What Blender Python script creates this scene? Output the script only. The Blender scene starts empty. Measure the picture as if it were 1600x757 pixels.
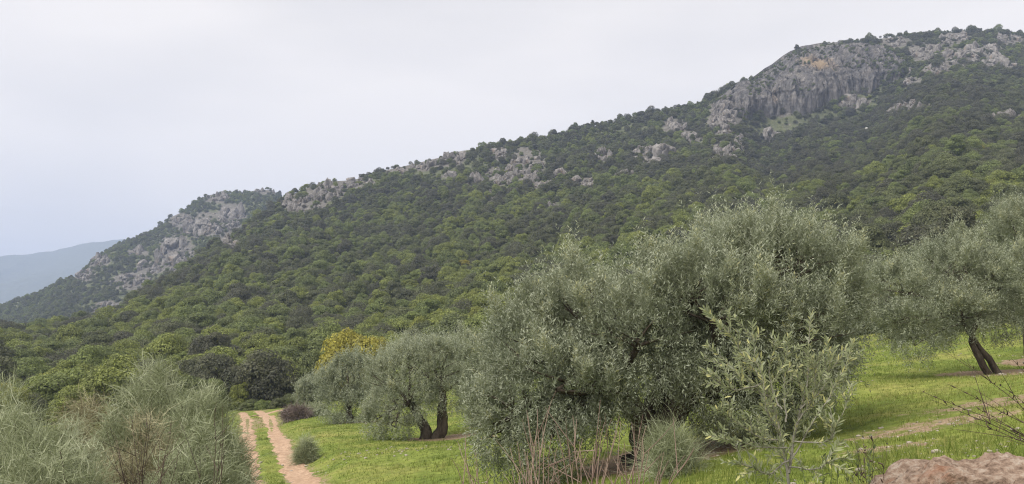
import bpy, bmesh, math, random
import numpy as np
from mathutils import Vector, Matrix

random.seed(7)
rng = np.random.default_rng(7)
S = bpy.context.scene
COL = S.collection
R_ = math.radians

# ------------------------------------------------------------------ camera
W0, H0 = 1600.0, 757.0
HFOV = R_(65.0)
FPX = (W0 / 2) / math.tan(HFOV / 2)
HORIZON_Y = 520.0
PITCH = math.atan((HORIZON_Y - H0 / 2) / FPX)
cam_d = bpy.data.cameras.new('camera')
cam_d.angle = HFOV
cam_d.sensor_width = 36
cam_d.clip_start = 0.05
cam_d.clip_end = 40000
cam = bpy.data.objects.new('camera', cam_d)
cam.location = (0, 0, 0)
cam.rotation_euler = (math.pi / 2 + PITCH, 0, 0)
COL.objects.link(cam)
S.camera = cam

# ------------------------------------------------------------------ sky and sun (overcast)
SUN_EL, SUN_AZ = R_(54), R_(-125)          # azimuth measured from the viewing direction, negative = left
wd = bpy.data.worlds.new('World')
S.world = wd
wd.use_nodes = True
nt = wd.node_tree
nt.nodes.clear()
wo = nt.nodes.new('ShaderNodeOutputWorld')
bg = nt.nodes.new('ShaderNodeBackground'); bg.inputs['Strength'].default_value = 0.11
sky = nt.nodes.new('ShaderNodeTexSky'); sky.sky_type = 'NISHITA'; sky.sun_disc = False
sky.sun_elevation = SUN_EL; sky.sun_rotation = SUN_AZ; sky.dust_density = 3.0; sky.altitude = 500
tc = nt.nodes.new('ShaderNodeTexCoord')
mp = nt.nodes.new('ShaderNodeMapping'); mp.inputs['Scale'].default_value = (1.0, 1.0, 3.2)
nz = nt.nodes.new('ShaderNodeTexNoise'); nz.inputs['Scale'].default_value = 1.7; nz.inputs['Detail'].default_value = 4; nz.inputs['Roughness'].default_value = 0.45
cr = nt.nodes.new('ShaderNodeValToRGB')
cr.color_ramp.elements[0].position = 0.37; cr.color_ramp.elements[0].color = (2.82, 2.70, 2.62, 1)
cr.color_ramp.elements[1].position = 0.61; cr.color_ramp.elements[1].color = (3.52, 3.31, 3.11, 1)
mx = nt.nodes.new('ShaderNodeMixRGB'); mx.inputs['Fac'].default_value = 0.97
nt.links.new(tc.outputs['Generated'], mp.inputs['Vector']); nt.links.new(mp.outputs[0], nz.inputs['Vector'])
nt.links.new(nz.outputs['Fac'], cr.inputs['Fac']); nt.links.new(sky.outputs[0], mx.inputs['Color1'])
nt.links.new(cr.outputs[0], mx.inputs['Color2']); nt.links.new(mx.outputs[0], bg.inputs['Color'])
nt.links.new(bg.outputs[0], wo.inputs['Surface'])

sd = bpy.data.lights.new('sun', 'SUN'); sd.energy = 1.5; sd.angle = R_(42); sd.color = (1.0, 0.96, 0.9)
so = bpy.data.objects.new('sun', sd); COL.objects.link(so)
sdir = Vector((math.sin(SUN_AZ) * math.cos(SUN_EL), math.cos(SUN_AZ) * math.cos(SUN_EL), math.sin(SUN_EL)))
so.rotation_euler = sdir.to_track_quat('Z', 'Y').to_euler()
so.location = (0, 0, 60)

vs = S.view_settings
vs.view_transform = 'Standard'; vs.look = 'None'; vs.exposure = 1.5; vs.gamma = 1.0; vs.use_curve_mapping = False
S.render.engine = 'CYCLES'
cy = S.cycles
cy.max_bounces = 6; cy.diffuse_bounces = 4; cy.glossy_bounces = 2; cy.transmission_bounces = 3
cy.volume_bounces = 1; cy.transparent_max_bounces = 6
cy.caustics_reflective = False; cy.caustics_refractive = False
cy.use_denoising = True; cy.denoiser = 'OPENIMAGEDENOISE'; cy.denoising_prefilter = 'NONE'; cy.denoising_input_passes = 'RGB_ALBEDO_NORMAL'; cy.sampling_pattern = 'BLUE_NOISE'
cy.filter_width = 1.15
cy.use_adaptive_sampling = False
HAZE = 0.00023

# ------------------------------------------------------------------ helpers
CT, ST = math.cos(PITCH), math.sin(PITCH)
def ray(px, py):
    """pixel of the photograph -> (x/y, z/y) slopes of its line of sight in the world"""
    u, v = px - W0 / 2, H0 / 2 - py
    d = FPX * CT - v * ST
    return u / d, (FPX * ST + v * CT) / d
def at(px, py, Y):
    q, e = ray(px, py)
    return np.array((q * Y, Y, e * Y))
def topix(x, y, z):
    x, y, z = np.asarray(x, float), np.asarray(y, float), np.asarray(z, float)
    d = y * CT + z * ST
    v = -y * ST + z * CT
    return W0 / 2 + FPX * x / d, H0 / 2 - FPX * v / d

def smooth(a, b, x):
    t = np.clip((x - a) / (b - a), 0, 1)
    return t * t * (3 - 2 * t)

def _hash(i, j, k, seed):
    n = (i * 374761393 + j * 668265263 + k * 2147483647 + seed * 974711) & 0xffffffff
    n = ((n ^ (n >> 13)) * 1274126177) & 0xffffffff
    n = ((n ^ (n >> 16)) * 2246822519) & 0xffffffff
    return ((n ^ (n >> 15)) & 0xffffff) / float(0xffffff)
def vnoise(x, y, z=None, seed=0):
    x = np.asarray(x, float); y = np.asarray(y, float)
    z = np.zeros_like(x) if z is None else np.asarray(z, float)
    i, j, k = np.floor(x).astype(np.int64), np.floor(y).astype(np.int64), np.floor(z).astype(np.int64)
    fx, fy, fz = x - i, y - j, z - k
    fx, fy, fz = [f * f * (3 - 2 * f) for f in (fx, fy, fz)]
    def L(a, b, t): return a + (b - a) * t
    c = lambda a, b, d: _hash(i + a, j + b, k + d, seed)
    x00 = L(c(0,0,0), c(1,0,0), fx); x10 = L(c(0,1,0), c(1,1,0), fx)
    x01 = L(c(0,0,1), c(1,0,1), fx); x11 = L(c(0,1,1), c(1,1,1), fx)
    return L(L(x00, x10, fy), L(x01, x11, fy), fz) * 2 - 1
def fbm(x, y, z=None, seed=0, octv=4, ridged=False):
    s, a, f, t = 0, 1.0, 1.0, 0
    for o in range(octv):
        n = vnoise(np.asarray(x) * f, np.asarray(y) * f, None if z is None else np.asarray(z) * f, seed + o * 17)
        if ridged: n = 1 - 2 * np.abs(n)
        s = s + a * n; t += a; a *= 0.5; f *= 2.03
    return s / t

def mesh_np(name, V, F, attrs=None, smooth_shade=False):
    """V (n,3); F (m,3) or (m,4)"""
    V = np.asarray(V, np.float32); F = np.asarray(F, np.int32)
    me = bpy.data.meshes.new(name)
    me.vertices.add(len(V)); me.vertices.foreach_set('co', V.ravel())
    k = F.shape[1]
    me.loops.add(F.size); me.loops.foreach_set('vertex_index', F.ravel())
    me.polygons.add(len(F))
    me.polygons.foreach_set('loop_start', np.arange(0, F.size, k, dtype=np.int32))
    me.polygons.foreach_set('loop_total', np.full(len(F), k, np.int32))
    if smooth_shade:
        me.polygons.foreach_set('use_smooth', np.ones(len(F), bool))
    for n, a in (attrs or {}).items():
        at_ = me.attributes.new(n, 'FLOAT', 'POINT'); at_.data.foreach_set('value', np.asarray(a, np.float32).ravel())
    me.update(calc_edges=True)
    me.validate()
    return me
def obj(name, me, mat=None, parent=None, loc=None):
    o = bpy.data.objects.new(name, me); COL.objects.link(o)
    if mat is not None and not me.materials: me.materials.append(mat)
    if parent is not None: o.parent = parent
    if loc is not None: o.location = loc
    return o
def empty(name, loc, rz=0.0, sc=1.0):
    o = bpy.data.objects.new(name, None); COL.objects.link(o)
    o.location = loc; o.rotation_euler = (0, 0, rz)
    o.scale = (sc, sc, sc) if np.isscalar(sc) else sc
    o.empty_display_size = 0.3
    return o
def tag(o, label=None, cat=None, group=None, kind=None):
    if label: o['label'] = label
    if cat: o['category'] = cat
    if group: o['group'] = group
    if kind: o['kind'] = kind
    return o

class MB:
    """collects vertices and quads"""
    def __init__(s): s.V, s.F, s.n, s.A = [], [], 0, []
    def add(s, V, F, a=0.5):
        V = np.asarray(V, float); F = np.asarray(F, int)
        s.V.append(V); s.F.append(F + s.n); s.n += len(V)
        s.A.append(np.full(len(V), a) if np.isscalar(a) else np.asarray(a))
    def tube(s, P, rad, ns=6, a=0.5, rough=0.0):
        P = np.asarray(P, float); n = len(P)
        rad = np.broadcast_to(np.asarray(rad, float), (n,))
        T = np.gradient(P, axis=0); T /= np.linalg.norm(T, axis=1)[:, None] + 1e-9
        ref = np.array((0.0, 0.0, 1.0)) if abs(T[0][2]) < 0.8 else np.array((1.0, 0.0, 0.0))
        U = np.cross(T, ref); U /= np.linalg.norm(U, axis=1)[:, None] + 1e-9
        B = np.cross(T, U)
        th = np.linspace(0, 2 * np.pi, ns, endpoint=False)
        ring = np.cos(th)[None, :, None] * U[:, None, :] + np.sin(th)[None, :, None] * B[:, None, :]
        rr = rad[:, None] * np.ones(ns)
        if rough: rr = rr * (1 + rough * (rng.random((n, ns)) - 0.5) * 2 + rough * 1.2 * np.sin(3 * th)[None, :])
        V = P[:, None, :] + ring * rr[:, :, None]
        V = V.reshape(-1, 3)
        i = np.arange(n - 1)[:, None] * ns; j = np.arange(ns)[None, :]; j2 = (j + 1) % ns
        F = np.stack([i + j, i + j2, i + ns + j2, i + ns + j], -1).reshape(-1, 4)
        s.add(V, F, a)
    def mesh(s, name, smooth_shade=False):
        return mesh_np(name, np.concatenate(s.V), np.concatenate(s.F), {'var': np.concatenate(s.A)}, smooth_shade)

def bez(p0, p1, p2, n):
    t = np.linspace(0, 1, n)[:, None]
    return (1 - t) ** 2 * p0 + 2 * (1 - t) * t * p1 + t * t * p2
def unit(v): return v / (np.linalg.norm(v, axis=-1, keepdims=True) + 1e-9)

# ------------------------------------------------------------------ materials
def new_mat(name):
    m = bpy.data.materials.new(name); m.use_nodes = True
    n = m.node_tree; n.nodes.clear()
    out = n.nodes.new('ShaderNodeOutputMaterial')
    return m, n, out
def ramp(n, stops, fac=None):
    r = n.nodes.new('ShaderNodeValToRGB'); e = r.color_ramp.elements
    while len(e) < len(stops): e.new(0.5)
    for k, (p, c) in enumerate(stops):
        e[k].position = p; e[k].color = (*c, 1)
    if fac is not None: n.links.new(fac, r.inputs['Fac'])
    return r
def noise(n, scale, detail=3, rough=0.5, vec=None):
    t = n.nodes.new('ShaderNodeTexNoise'); t.inputs['Scale'].default_value = scale
    t.inputs['Detail'].default_value = detail; t.inputs['Roughness'].default_value = rough
    if vec is not None: n.links.new(vec, t.inputs['Vector'])
    return t
def attr(n, name, typ='GEOMETRY'):
    a = n.nodes.new('ShaderNodeAttribute'); a.attribute_name = name; a.attribute_type = typ
    return a
def mixc(n, fac, a, b, mode='MIX'):
    m = n.nodes.new('ShaderNodeMixRGB'); m.blend_type = mode
    for sock, v in ((m.inputs['Fac'], fac), (m.inputs['Color1'], a), (m.inputs['Color2'], b)):
        if isinstance(v, bpy.types.NodeSocket): n.links.new(v, sock)
        elif isinstance(v, tuple): sock.default_value = (*v, 1)
        else: sock.default_value = v
    return m.outputs[0]
def math_(n, op, a, b=None, clamp=False):
    m = n.nodes.new('ShaderNodeMath'); m.operation = op; m.use_clamp = clamp
    for sock, v in ((m.inputs[0], a), (m.inputs[1], b)):
        if v is None: continue
        if isinstance(v, bpy.types.NodeSocket): n.links.new(v, sock)
        else: sock.default_value = v
    return m.outputs[0]
def leaf_shader(n, out, color, rough=0.55, transl=0.25, spec=0.3, tcol=None):
    b = n.nodes.new('ShaderNodeBsdfPrincipled'); b.inputs['Roughness'].default_value = rough
    b.inputs['Specular IOR Level'].default_value = spec
    n.links.new(color, b.inputs['Base Color'])
    t = n.nodes.new('ShaderNodeBsdfTranslucent'); n.links.new(tcol or color, t.inputs['Color'])
    m = n.nodes.new('ShaderNodeMixShader'); m.inputs['Fac'].default_value = transl
    n.links.new(b.outputs[0], m.inputs[1]); n.links.new(t.outputs[0], m.inputs[2])
    n.links.new(m.outputs[0], out.inputs['Surface'])
def simple(name, color, rough=0.8, bump=None):
    m, n, out = new_mat(name)
    b = n.nodes.new('ShaderNodeBsdfPrincipled'); b.inputs['Roughness'].default_value = rough
    b.inputs['Specular IOR Level'].default_value = 0.2
    t = n.nodes.new('ShaderNodeTexCoord')
    nz = noise(n, bump[0] if bump else 5.0, 5, 0.6, t.outputs['Object'])
    c = ramp(n, [(0.3, tuple(x * 0.6 for x in color)), (0.7, tuple(x * 1.35 for x in color))], nz.outputs['Fac'])
    n.links.new(c.outputs[0], b.inputs['Base Color'])
    if bump:
        bp = n.nodes.new('ShaderNodeBump'); bp.inputs['Strength'].default_value = bump[1]; bp.inputs['Distance'].default_value = bump[2]
        n.links.new(nz.outputs['Fac'], bp.inputs['Height']); n.links.new(bp.outputs[0], b.inputs['Normal'])
    n.links.new(b.outputs[0], out.inputs['Surface'])
    return m

# forest crowns: 'tint' is a property of each tree (or of each scattered point), 'var' of each leaf clump
def mat_forest():
    m, n, out = new_mat('forest_leaves')
    ti = attr(n, 'tint', 'INSTANCER'); va = attr(n, 'var')
    base = ramp(n, [(0.0, (0.100, 0.102, 0.074)), (0.28, (0.135, 0.152, 0.072)), (0.5, (0.170, 0.208, 0.076)),
                    (0.68, (0.215, 0.238, 0.066)), (0.84, (0.28, 0.265, 0.055)), (1.0, (0.40, 0.29, 0.045))], ti.outputs['Fac'])
    v = ramp(n, [(0.0, (0.42, 0.42, 0.45)), (0.5, (1, 1, 1)), (1.0, (1.8, 1.75, 1.5))], va.outputs['Fac'])
    c = mixc(n, 1.0, base.outputs[0], v.outputs[0], 'MULTIPLY')
    leaf_shader(n, out, c, 0.6, 0.36, 0.25)
    return m
def mat_olive(name, up_a, up_b, under_a, under_b):
    m, n, out = new_mat(name)
    va = attr(n, 'var'); g = n.nodes.new('ShaderNodeNewGeometry')
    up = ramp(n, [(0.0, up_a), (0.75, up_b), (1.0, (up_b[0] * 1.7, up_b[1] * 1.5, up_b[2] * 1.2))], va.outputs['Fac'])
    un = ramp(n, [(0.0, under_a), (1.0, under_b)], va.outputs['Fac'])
    c = mixc(n, g.outputs['Backfacing'], up.outputs[0], un.outputs[0])
    leaf_shader(n, out, c, 0.55, 0.38, 0.3, up.outputs[0])
    return m
def mat_var(name, a, b, rough=0.7, transl=0.0, mid=None):
    m, n, out = new_mat(name)
    va = attr(n, 'var')
    st = [(0.0, a), (1.0, b)] if mid is None else [(0.0, a), (0.5, mid), (1.0, b)]
    c = ramp(n, st, va.outputs['Fac'])
    leaf_shader(n, out, c.outputs[0], rough, transl, 0.25)
    return m
def mat_bark(name, a, b, sc=6.0):
    m, n, out = new_mat(name)
    t = n.nodes.new('ShaderNodeTexCoord'); mp = n.nodes.new('ShaderNodeMapping')
    mp.inputs['Scale'].default_value = (1.0, 1.0, 0.25); n.links.new(t.outputs['Object'], mp.inputs['Vector'])
    nz = noise(n, sc, 6, 0.7, mp.outputs[0])
    c = ramp(n, [(0.35, a), (0.65, b)], nz.outputs['Fac'])
    bs = n.nodes.new('ShaderNodeBsdfPrincipled'); bs.inputs['Roughness'].default_value = 0.9
    bs.inputs['Specular IOR Level'].default_value = 0.1
    bp = n.nodes.new('ShaderNodeBump'); bp.inputs['Strength'].default_value = 0.9; bp.inputs['Distance'].default_value = 0.04
    n.links.new(nz.outputs['Fac'], bp.inputs['Height']); n.links.new(bp.outputs[0], bs.inputs['Normal'])
    n.links.new(c.outputs[0], bs.inputs['Base Color']); n.links.new(bs.outputs[0], out.inputs['Surface'])
    return m
def mat_rock(name, scale, dark, mid, light, warm, warm_pos=0.62, strata=(1, 1, 0.35), bump=0.6, bdist=1.0):
    m, n, out = new_mat(name)
    t = n.nodes.new('ShaderNodeTexCoord'); mp = n.nodes.new('ShaderNodeMapping')
    mp.inputs['Scale'].default_value = strata; n.links.new(t.outputs['Object'], mp.inputs['Vector'])
    nz = noise(n, scale, 8, 0.65, mp.outputs[0])
    c = ramp(n, [(0.30, dark), (0.5, mid), (0.72, light)], nz.outputs['Fac'])
    nw = noise(n, scale * 0.22, 3, 0.55, t.outputs['Object'])
    wf = ramp(n, [(warm_pos, (0, 0, 0)), (warm_pos + 0.1, (1, 1, 1))], nw.outputs['Fac'])
    c2 = mixc(n, wf.outputs[0], c.outputs[0], mixc(n, 0.6, c.outputs[0], warm))
    b = n.nodes.new('ShaderNodeBsdfPrincipled'); b.inputs['Roughness'].default_value = 0.9
    b.inputs['Specular IOR Level'].default_value = 0.15
    bp = n.nodes.new('ShaderNodeBump'); bp.inputs['Strength'].default_value = bump; bp.inputs['Distance'].default_value = bdist
    n.links.new(nz.outputs['Fac'], bp.inputs['Height']); n.links.new(bp.outputs[0], b.inputs['Normal'])
    n.links.new(c2, b.inputs['Base Color']); n.links.new(b.outputs[0], out.inputs['Surface'])
    return m
def mat_cliff():
    m, n, out = new_mat('limestone_cliff')
    t = n.nodes.new('ShaderNodeTexCoord')
    def mapped(sc):
        mp = n.nodes.new('ShaderNodeMapping'); mp.inputs['Scale'].default_value = sc
        n.links.new(t.outputs['Object'], mp.inputs['Vector']); return mp.outputs[0]
    n1 = noise(n, 0.30, 8, 0.7, mapped((1, 1, 0.14))); n2 = noise(n, 0.11, 6, 0.6, mapped((1, 1, 0.6)))
    c = ramp(n, [(0.32, (0.05, 0.048, 0.045)), (0.5, (0.155, 0.145, 0.135)), (0.68, (0.28, 0.265, 0.245))], n1.outputs['Fac'])
    c2 = ramp(n, [(0.35, (0.62, 0.64, 0.68)), (0.65, (1.15, 1.12, 1.1))], n2.outputs['Fac'])
    cc = mixc(n, 1.0, c.outputs[0], c2.outputs[0], 'MULTIPLY')
    oc = attr(n, 'ochre')
    f = ramp(n, [(0.38, (0, 0, 0)), (0.7, (1, 1, 1))], math_(n, 'ADD', oc.outputs['Fac'], math_(n, 'SUBTRACT', n1.outputs['Fac'], 0.5)))
    cc = mixc(n, f.outputs[0], cc, mixc(n, 0.6, cc, (0.38, 0.27, 0.15)))
    b = n.nodes.new('ShaderNodeBsdfPrincipled'); b.inputs['Roughness'].default_value = 0.95; b.inputs['Specular IOR Level'].default_value = 0.1
    bp = n.nodes.new('ShaderNodeBump'); bp.inputs['Strength'].default_value = 1.0; bp.inputs['Distance'].default_value = 3.0
    n.links.new(n1.outputs['Fac'], bp.inputs['Height']); n.links.new(bp.outputs[0], b.inputs['Normal'])
    n.links.new(cc, b.inputs['Base Color']); n.links.new(b.outputs[0], out.inputs['Surface'])
    return m
def mat_ground():
    m, n, out = new_mat('meadow_ground')
    t = n.nodes.new('ShaderNodeTexCoord')
    so_ = attr(n, 'soil')
    n1 = noise(n, 0.35, 5, 0.6, t.outputs['Object']); n2 = noise(n, 3.0, 5, 0.65, t.outputs['Object'])
    n3 = noise(n, 14.0, 3, 0.6, t.outputs['Object'])
    g = ramp(n, [(0.3, (0.105, 0.15, 0.03)), (0.5, (0.165, 0.205, 0.045)), (0.7, (0.24, 0.24, 0.075))], n1.outputs['Fac'])
    g2 = ramp(n, [(0.3, (0.6, 0.6, 0.6)), (0.7, (1.35, 1.3, 1.2))], n2.outputs['Fac'])
    grass = mixc(n, 1.0, g.outputs[0], g2.outputs[0], 'MULTIPLY')
    so_c = ramp(n, [(0.3, (0.16, 0.11, 0.07)), (0.55, (0.29, 0.21, 0.14)), (0.75, (0.46, 0.38, 0.29))], n3.outputs['Fac'])
    f = math_(n, 'ADD', so_.outputs['Fac'], math_(n, 'MULTIPLY', math_(n, 'SUBTRACT', n2.outputs['Fac'], 0.5), 1.6))
    fr = ramp(n, [(0.42, (0, 0, 0)), (0.62, (1, 1, 1))], f)
    c = mixc(n, fr.outputs[0], grass, so_c.outputs[0])
    b = n.nodes.new('ShaderNodeBsdfPrincipled'); b.inputs['Roughness'].default_value = 0.95; b.inputs['Specular IOR Level'].default_value = 0.1
    bp = n.nodes.new('ShaderNodeBump'); bp.inputs['Strength'].default_value = 0.7; bp.inputs['Distance'].default_value = 0.08
    n.links.new(n2.outputs['Fac'], bp.inputs['Height']); n.links.new(bp.outputs[0], b.inputs['Normal'])
    n.links.new(c, b.inputs['Base Color']); n.links.new(b.outputs[0], out.inputs['Surface'])
    return m
def mat_hill(name, sc):
    m, n, out = new_mat(name)
    t = n.nodes.new('ShaderNodeTexCoord')
    rk = attr(n, 'rocky')
    n1 = noise(n, 0.05 * sc, 6, 0.6, t.outputs['Object']); n2 = noise(n, 0.35 * sc, 5, 0.65, t.outputs['Object'])
    sc_ = ramp(n, [(0.3, (0.07, 0.078, 0.045)), (0.55, (0.11, 0.12, 0.065)), (0.75, (0.18, 0.175, 0.105))], n2.outputs['Fac'])
    ro_ = ramp(n, [(0.3, (0.08, 0.075, 0.06)), (0.6, (0.17, 0.158, 0.14)), (0.8, (0.26, 0.245, 0.225))], n2.outputs['Fac'])
    f = math_(n, 'ADD', rk.outputs['Fac'], math_(n, 'SUBTRACT', n1.outputs['Fac'], 0.5))
    fr = ramp(n, [(0.45, (0, 0, 0)), (0.6, (1, 1, 1))], f)
    c = mixc(n, fr.outputs[0], sc_.outputs[0], ro_.outputs[0])
    b = n.nodes.new('ShaderNodeBsdfPrincipled'); b.inputs['Roughness'].default_value = 0.95; b.inputs['Specular IOR Level'].default_value = 0.1
    bp = n.nodes.new('ShaderNodeBump'); bp.inputs['Strength'].default_value = 0.6; bp.inputs['Distance'].default_value = 1.5
    n.links.new(n2.outputs['Fac'], bp.inputs['Height']); n.links.new(bp.outputs[0], b.inputs['Normal'])
    n.links.new(c, b.inputs['Base Color']); n.links.new(b.outputs[0], out.inputs['Surface'])
    return m
def mat_track():
    m, n, out = new_mat('track_dirt')
    t = n.nodes.new('ShaderNodeTexCoord')
    n1 = noise(n, 1.2, 5, 0.6, t.outputs['Object']); n2 = noise(n, 7, 6, 0.8, t.outputs['Object'])
    c1 = ramp(n, [(0.3, (0.35, 0.235, 0.155)), (0.7, (0.46, 0.33, 0.235))], n1.outputs['Fac'])
    c2 = ramp(n, [(0.32, (0.5, 0.46, 0.42)), (0.66, (1.4, 1.4, 1.4))], n2.outputs['Fac'])
    c = mixc(n, 1.0, c1.outputs[0], c2.outputs[0], 'MULTIPLY')
    b = n.nodes.new('ShaderNodeBsdfPrincipled'); b.inputs['Roughness'].default_value = 0.95; b.inputs['Specular IOR Level'].default_value = 0.1
    bp = n.nodes.new('ShaderNodeBump'); bp.inputs['Strength'].default_value = 0.6; bp.inputs['Distance'].default_value = 0.05
    n.links.new(n2.outputs['Fac'], bp.inputs['Height']); n.links.new(bp.outputs[0], b.inputs['Normal'])
    n.links.new(c, b.inputs['Base Color']); n.links.new(b.outputs[0], out.inputs['Surface'])
    return m

M = dict(
    forest=mat_forest(),
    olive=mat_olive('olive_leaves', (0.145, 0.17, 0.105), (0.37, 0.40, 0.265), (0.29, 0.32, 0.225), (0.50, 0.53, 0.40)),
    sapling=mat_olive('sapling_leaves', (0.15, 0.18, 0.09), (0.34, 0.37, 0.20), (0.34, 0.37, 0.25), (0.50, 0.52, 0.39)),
    bark=mat_bark('olive_bark', (0.035, 0.028, 0.022), (0.14, 0.115, 0.09)),
    oak_bark=mat_bark('oak_bark', (0.03, 0.026, 0.022), (0.10, 0.085, 0.07), 3.0),
    twig=mat_bark('sapling_bark', (0.20, 0.19, 0.15), (0.36, 0.34, 0.28), 20),
    redtwig=mat_var('bare_twigs', (0.17, 0.115, 0.09), (0.36, 0.265, 0.21)),
    darktwig=mat_var('dark_twigs', (0.035, 0.025, 0.02), (0.12, 0.085, 0.065)),
    broom=mat_var('broom_stems', (0.15, 0.17, 0.085), (0.50, 0.52, 0.36), 0.6, 0.25, (0.33, 0.365, 0.215)),
    broom_b=mat_var('broom_stems_dry', (0.20, 0.17, 0.10), (0.46, 0.43, 0.27), 0.7, 0.2, (0.33, 0.31, 0.19)),
    brush=mat_var('dead_brush', (0.12, 0.09, 0.08), (0.33, 0.27, 0.25)),
    grass=mat_var('grass_blades', (0.105, 0.155, 0.026), (0.32, 0.315, 0.105), 0.6, 0.3, (0.19, 0.235, 0.048)),
    weeds=mat_var('weed_leaves', (0.06, 0.09, 0.035), (0.17, 0.20, 0.09), 0.6, 0.2),
    rock=mat_rock('limestone_far', 1.1, (0.075, 0.068, 0.062), (0.195, 0.18, 0.165), (0.335, 0.315, 0.295), (0.34, 0.245, 0.165), 0.58, (1, 1, 0.5), 0.9, 0.5),
    cliff=mat_cliff(),
    boulder=mat_rock('red_limestone', 16.0, (0.09, 0.058, 0.042), (0.30, 0.215, 0.16), (0.47, 0.40, 0.33), (0.30, 0.15, 0.09), 0.58, (1, 1, 1.4), 1.0, 0.05),
    stone=simple('pale_stone', (0.34, 0.30, 0.25), 0.9),
    white=simple('white_stone', (0.7, 0.68, 0.65), 0.9),
    ground=mat_ground(), hill=mat_hill('hill_scrub', 1.0), track=mat_track(),
)

# ------------------------------------------------------------------ terrain as a height function of world x, y
NEAR = [(1010, 724, 16.4), (675, 692, 37), (545, 668, 55), (482, 640, 70), (1555, 585, 26), (1612, 578, 30),
        (445, 757, 25), (425, 690, 43), (405, 655, 74), (400, 642, 95), (600, 735, 27), (745, 668, 42), (1300, 700, 13.0),
        (1500, 640, 17), (1450, 690, 12.5), (1250, 740, 10), (1200, 600, 26), (1000, 640, 32), (900, 640, 40), (1400, 560, 34)]
CP = [at(*p) for p in NEAR] + [np.array(p, float) for p in (
    (0, 0, -1.65), (4, 2, -1.5), (5, 6.2, -1.25), (-4, 4, -2.3), (-4, 11, -3.5), (-8, 12, -4.0), (-13, 20, -5.0), (-26, 42, -7.0),
    (-45, 75, -9), (22, 14, 0.6), (32, 32, 1.4), (8, 0, -1.0), (-10, 0, -3.6), (40, 10, 3), (-60, 20, -9), (2, 7.5, -2.0), (-1, 9, -2.5))]
CP = np.array(CP)
def _tps(r2): return 0.5 * r2 * np.log(r2 + 1e-6)
_n = len(CP)
_A = np.zeros((_n + 3, _n + 3))
_d2 = ((CP[:, None, :2] - CP[None, :, :2]) ** 2).sum(-1)
_A[:_n, :_n] = _tps(_d2) + np.eye(_n) * 25.0
_A[:_n, _n] = 1; _A[:_n, _n + 1:] = CP[:, :2]; _A[_n, :_n] = 1; _A[_n + 1:, :_n] = CP[:, :2].T
_w = np.linalg.solve(_A, np.concatenate([CP[:, 2], np.zeros(3)]))
def near_z(x, y):
    x, y = np.asarray(x, float), np.asarray(y, float)
    z = _w[_n] + _w[_n + 1] * x + _w[_n + 2] * y
    for k in range(_n):
        z = z + _w[k] * _tps((x - CP[k, 0]) ** 2 + (y - CP[k, 1]) ** 2)
    return z

def qpts(L):
    """[(px, py, depth)] -> sorted arrays q, e, depth"""
    r = [(*ray(a, b), c) for a, b, c in L]
    r.sort(); r = np.array(r)
    return r[:, 0], r[:, 1], r[:, 2]
RIDGE = [(-300, 530, 260), (-100, 526, 280), (0, 522, 300), (80, 513, 320), (160, 497, 350), (205, 466, 385), (250, 437, 425), (300, 404, 470), (350, 371, 510),
         (400, 335, 560), (440, 307, 595), (470, 293, 600), (500, 281, 605), (560, 275, 610), (600, 262, 612), (640, 253, 612), (720, 232, 615), (800, 219, 620),
         (870, 207, 630), (940, 190, 640), (1000, 175, 650), (1090, 161, 665), (1130, 139, 670), (1180, 119, 678), (1215, 98, 684), (1250, 75, 690),
         (1290, 68, 695), (1400, 52, 700), (1500, 45, 710), (1560, 46, 715), (1620, 52, 720), (1750, 80, 740), (2000, 130, 760), (2600, 200, 800)]
RQ, RE, RY = qpts(RIDGE)
EQ, _, EY = qpts([(-400, 520, 84), (0, 520, 86), (250, 520, 90), (340, 520, 95), (380, 520, 97), (450, 520, 101), (600, 520, 95), (800, 520, 80), (1000, 520, 62), (1200, 520, 52), (1400, 520, 46), (1600, 520, 43), (2200, 520, 40)])
PQ, _, PP = qpts([(-300, 520, 1.25), (100, 520, 1.25), (350, 520, 1.45), (600, 520, 1.7), (1000, 520, 1.55), (1400, 520, 1.45), (2200, 520, 1.4)])
CLq0, CLq1, CLq2, CLq3 = [ray(p, 120)[0] for p in (1120, 1200, 1330, 1480)]

def main_z(x, y):
    x, y = np.asarray(x, float), np.asarray(y, float)
    y = np.maximum(y, 0.5)
    q = np.clip(x / y, -2.5, 2.5)
    Y0 = np.interp(q, EQ, EY); Rr = np.interp(q, RQ, RY); E = np.interp(q, RQ, RE); p = np.interp(q, PQ, PP)
    ym = np.minimum(y, Y0)
    zn = near_z(q * ym, ym)
    Hh = E * Rr - 2.2 - near_z(q * Y0, Y0)
    t = np.clip((y - Y0) / (Rr - Y0), 0, 1)
    w = smooth(CLq0, CLq1, q) * (1 - smooth(CLq2, CLq3, q))
    s = y / Rr
    mult = np.interp(s, [0, 0.80, 0.855, 0.915, 1.0], [0.80, 0.80, 0.80, 0.97, 1.0])
    prof = t ** p * (1 - w + w * mult)
    z = zn + Hh * prof
    amp = np.minimum(t * 3, 1) * (1 - smooth(0.85, 1.0, t)) * np.clip(Hh / 80, 0.15, 1)
    z = z + amp * (6.0 * fbm(x / 120, y / 120, seed=3, octv=3) + 1.5 * fbm(x / 22, y / 22, seed=9, octv=2))
    over = np.maximum(y - Rr, 0)
    z = z - 0.45 * over - 0.0004 * over ** 2
    return z
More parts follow.
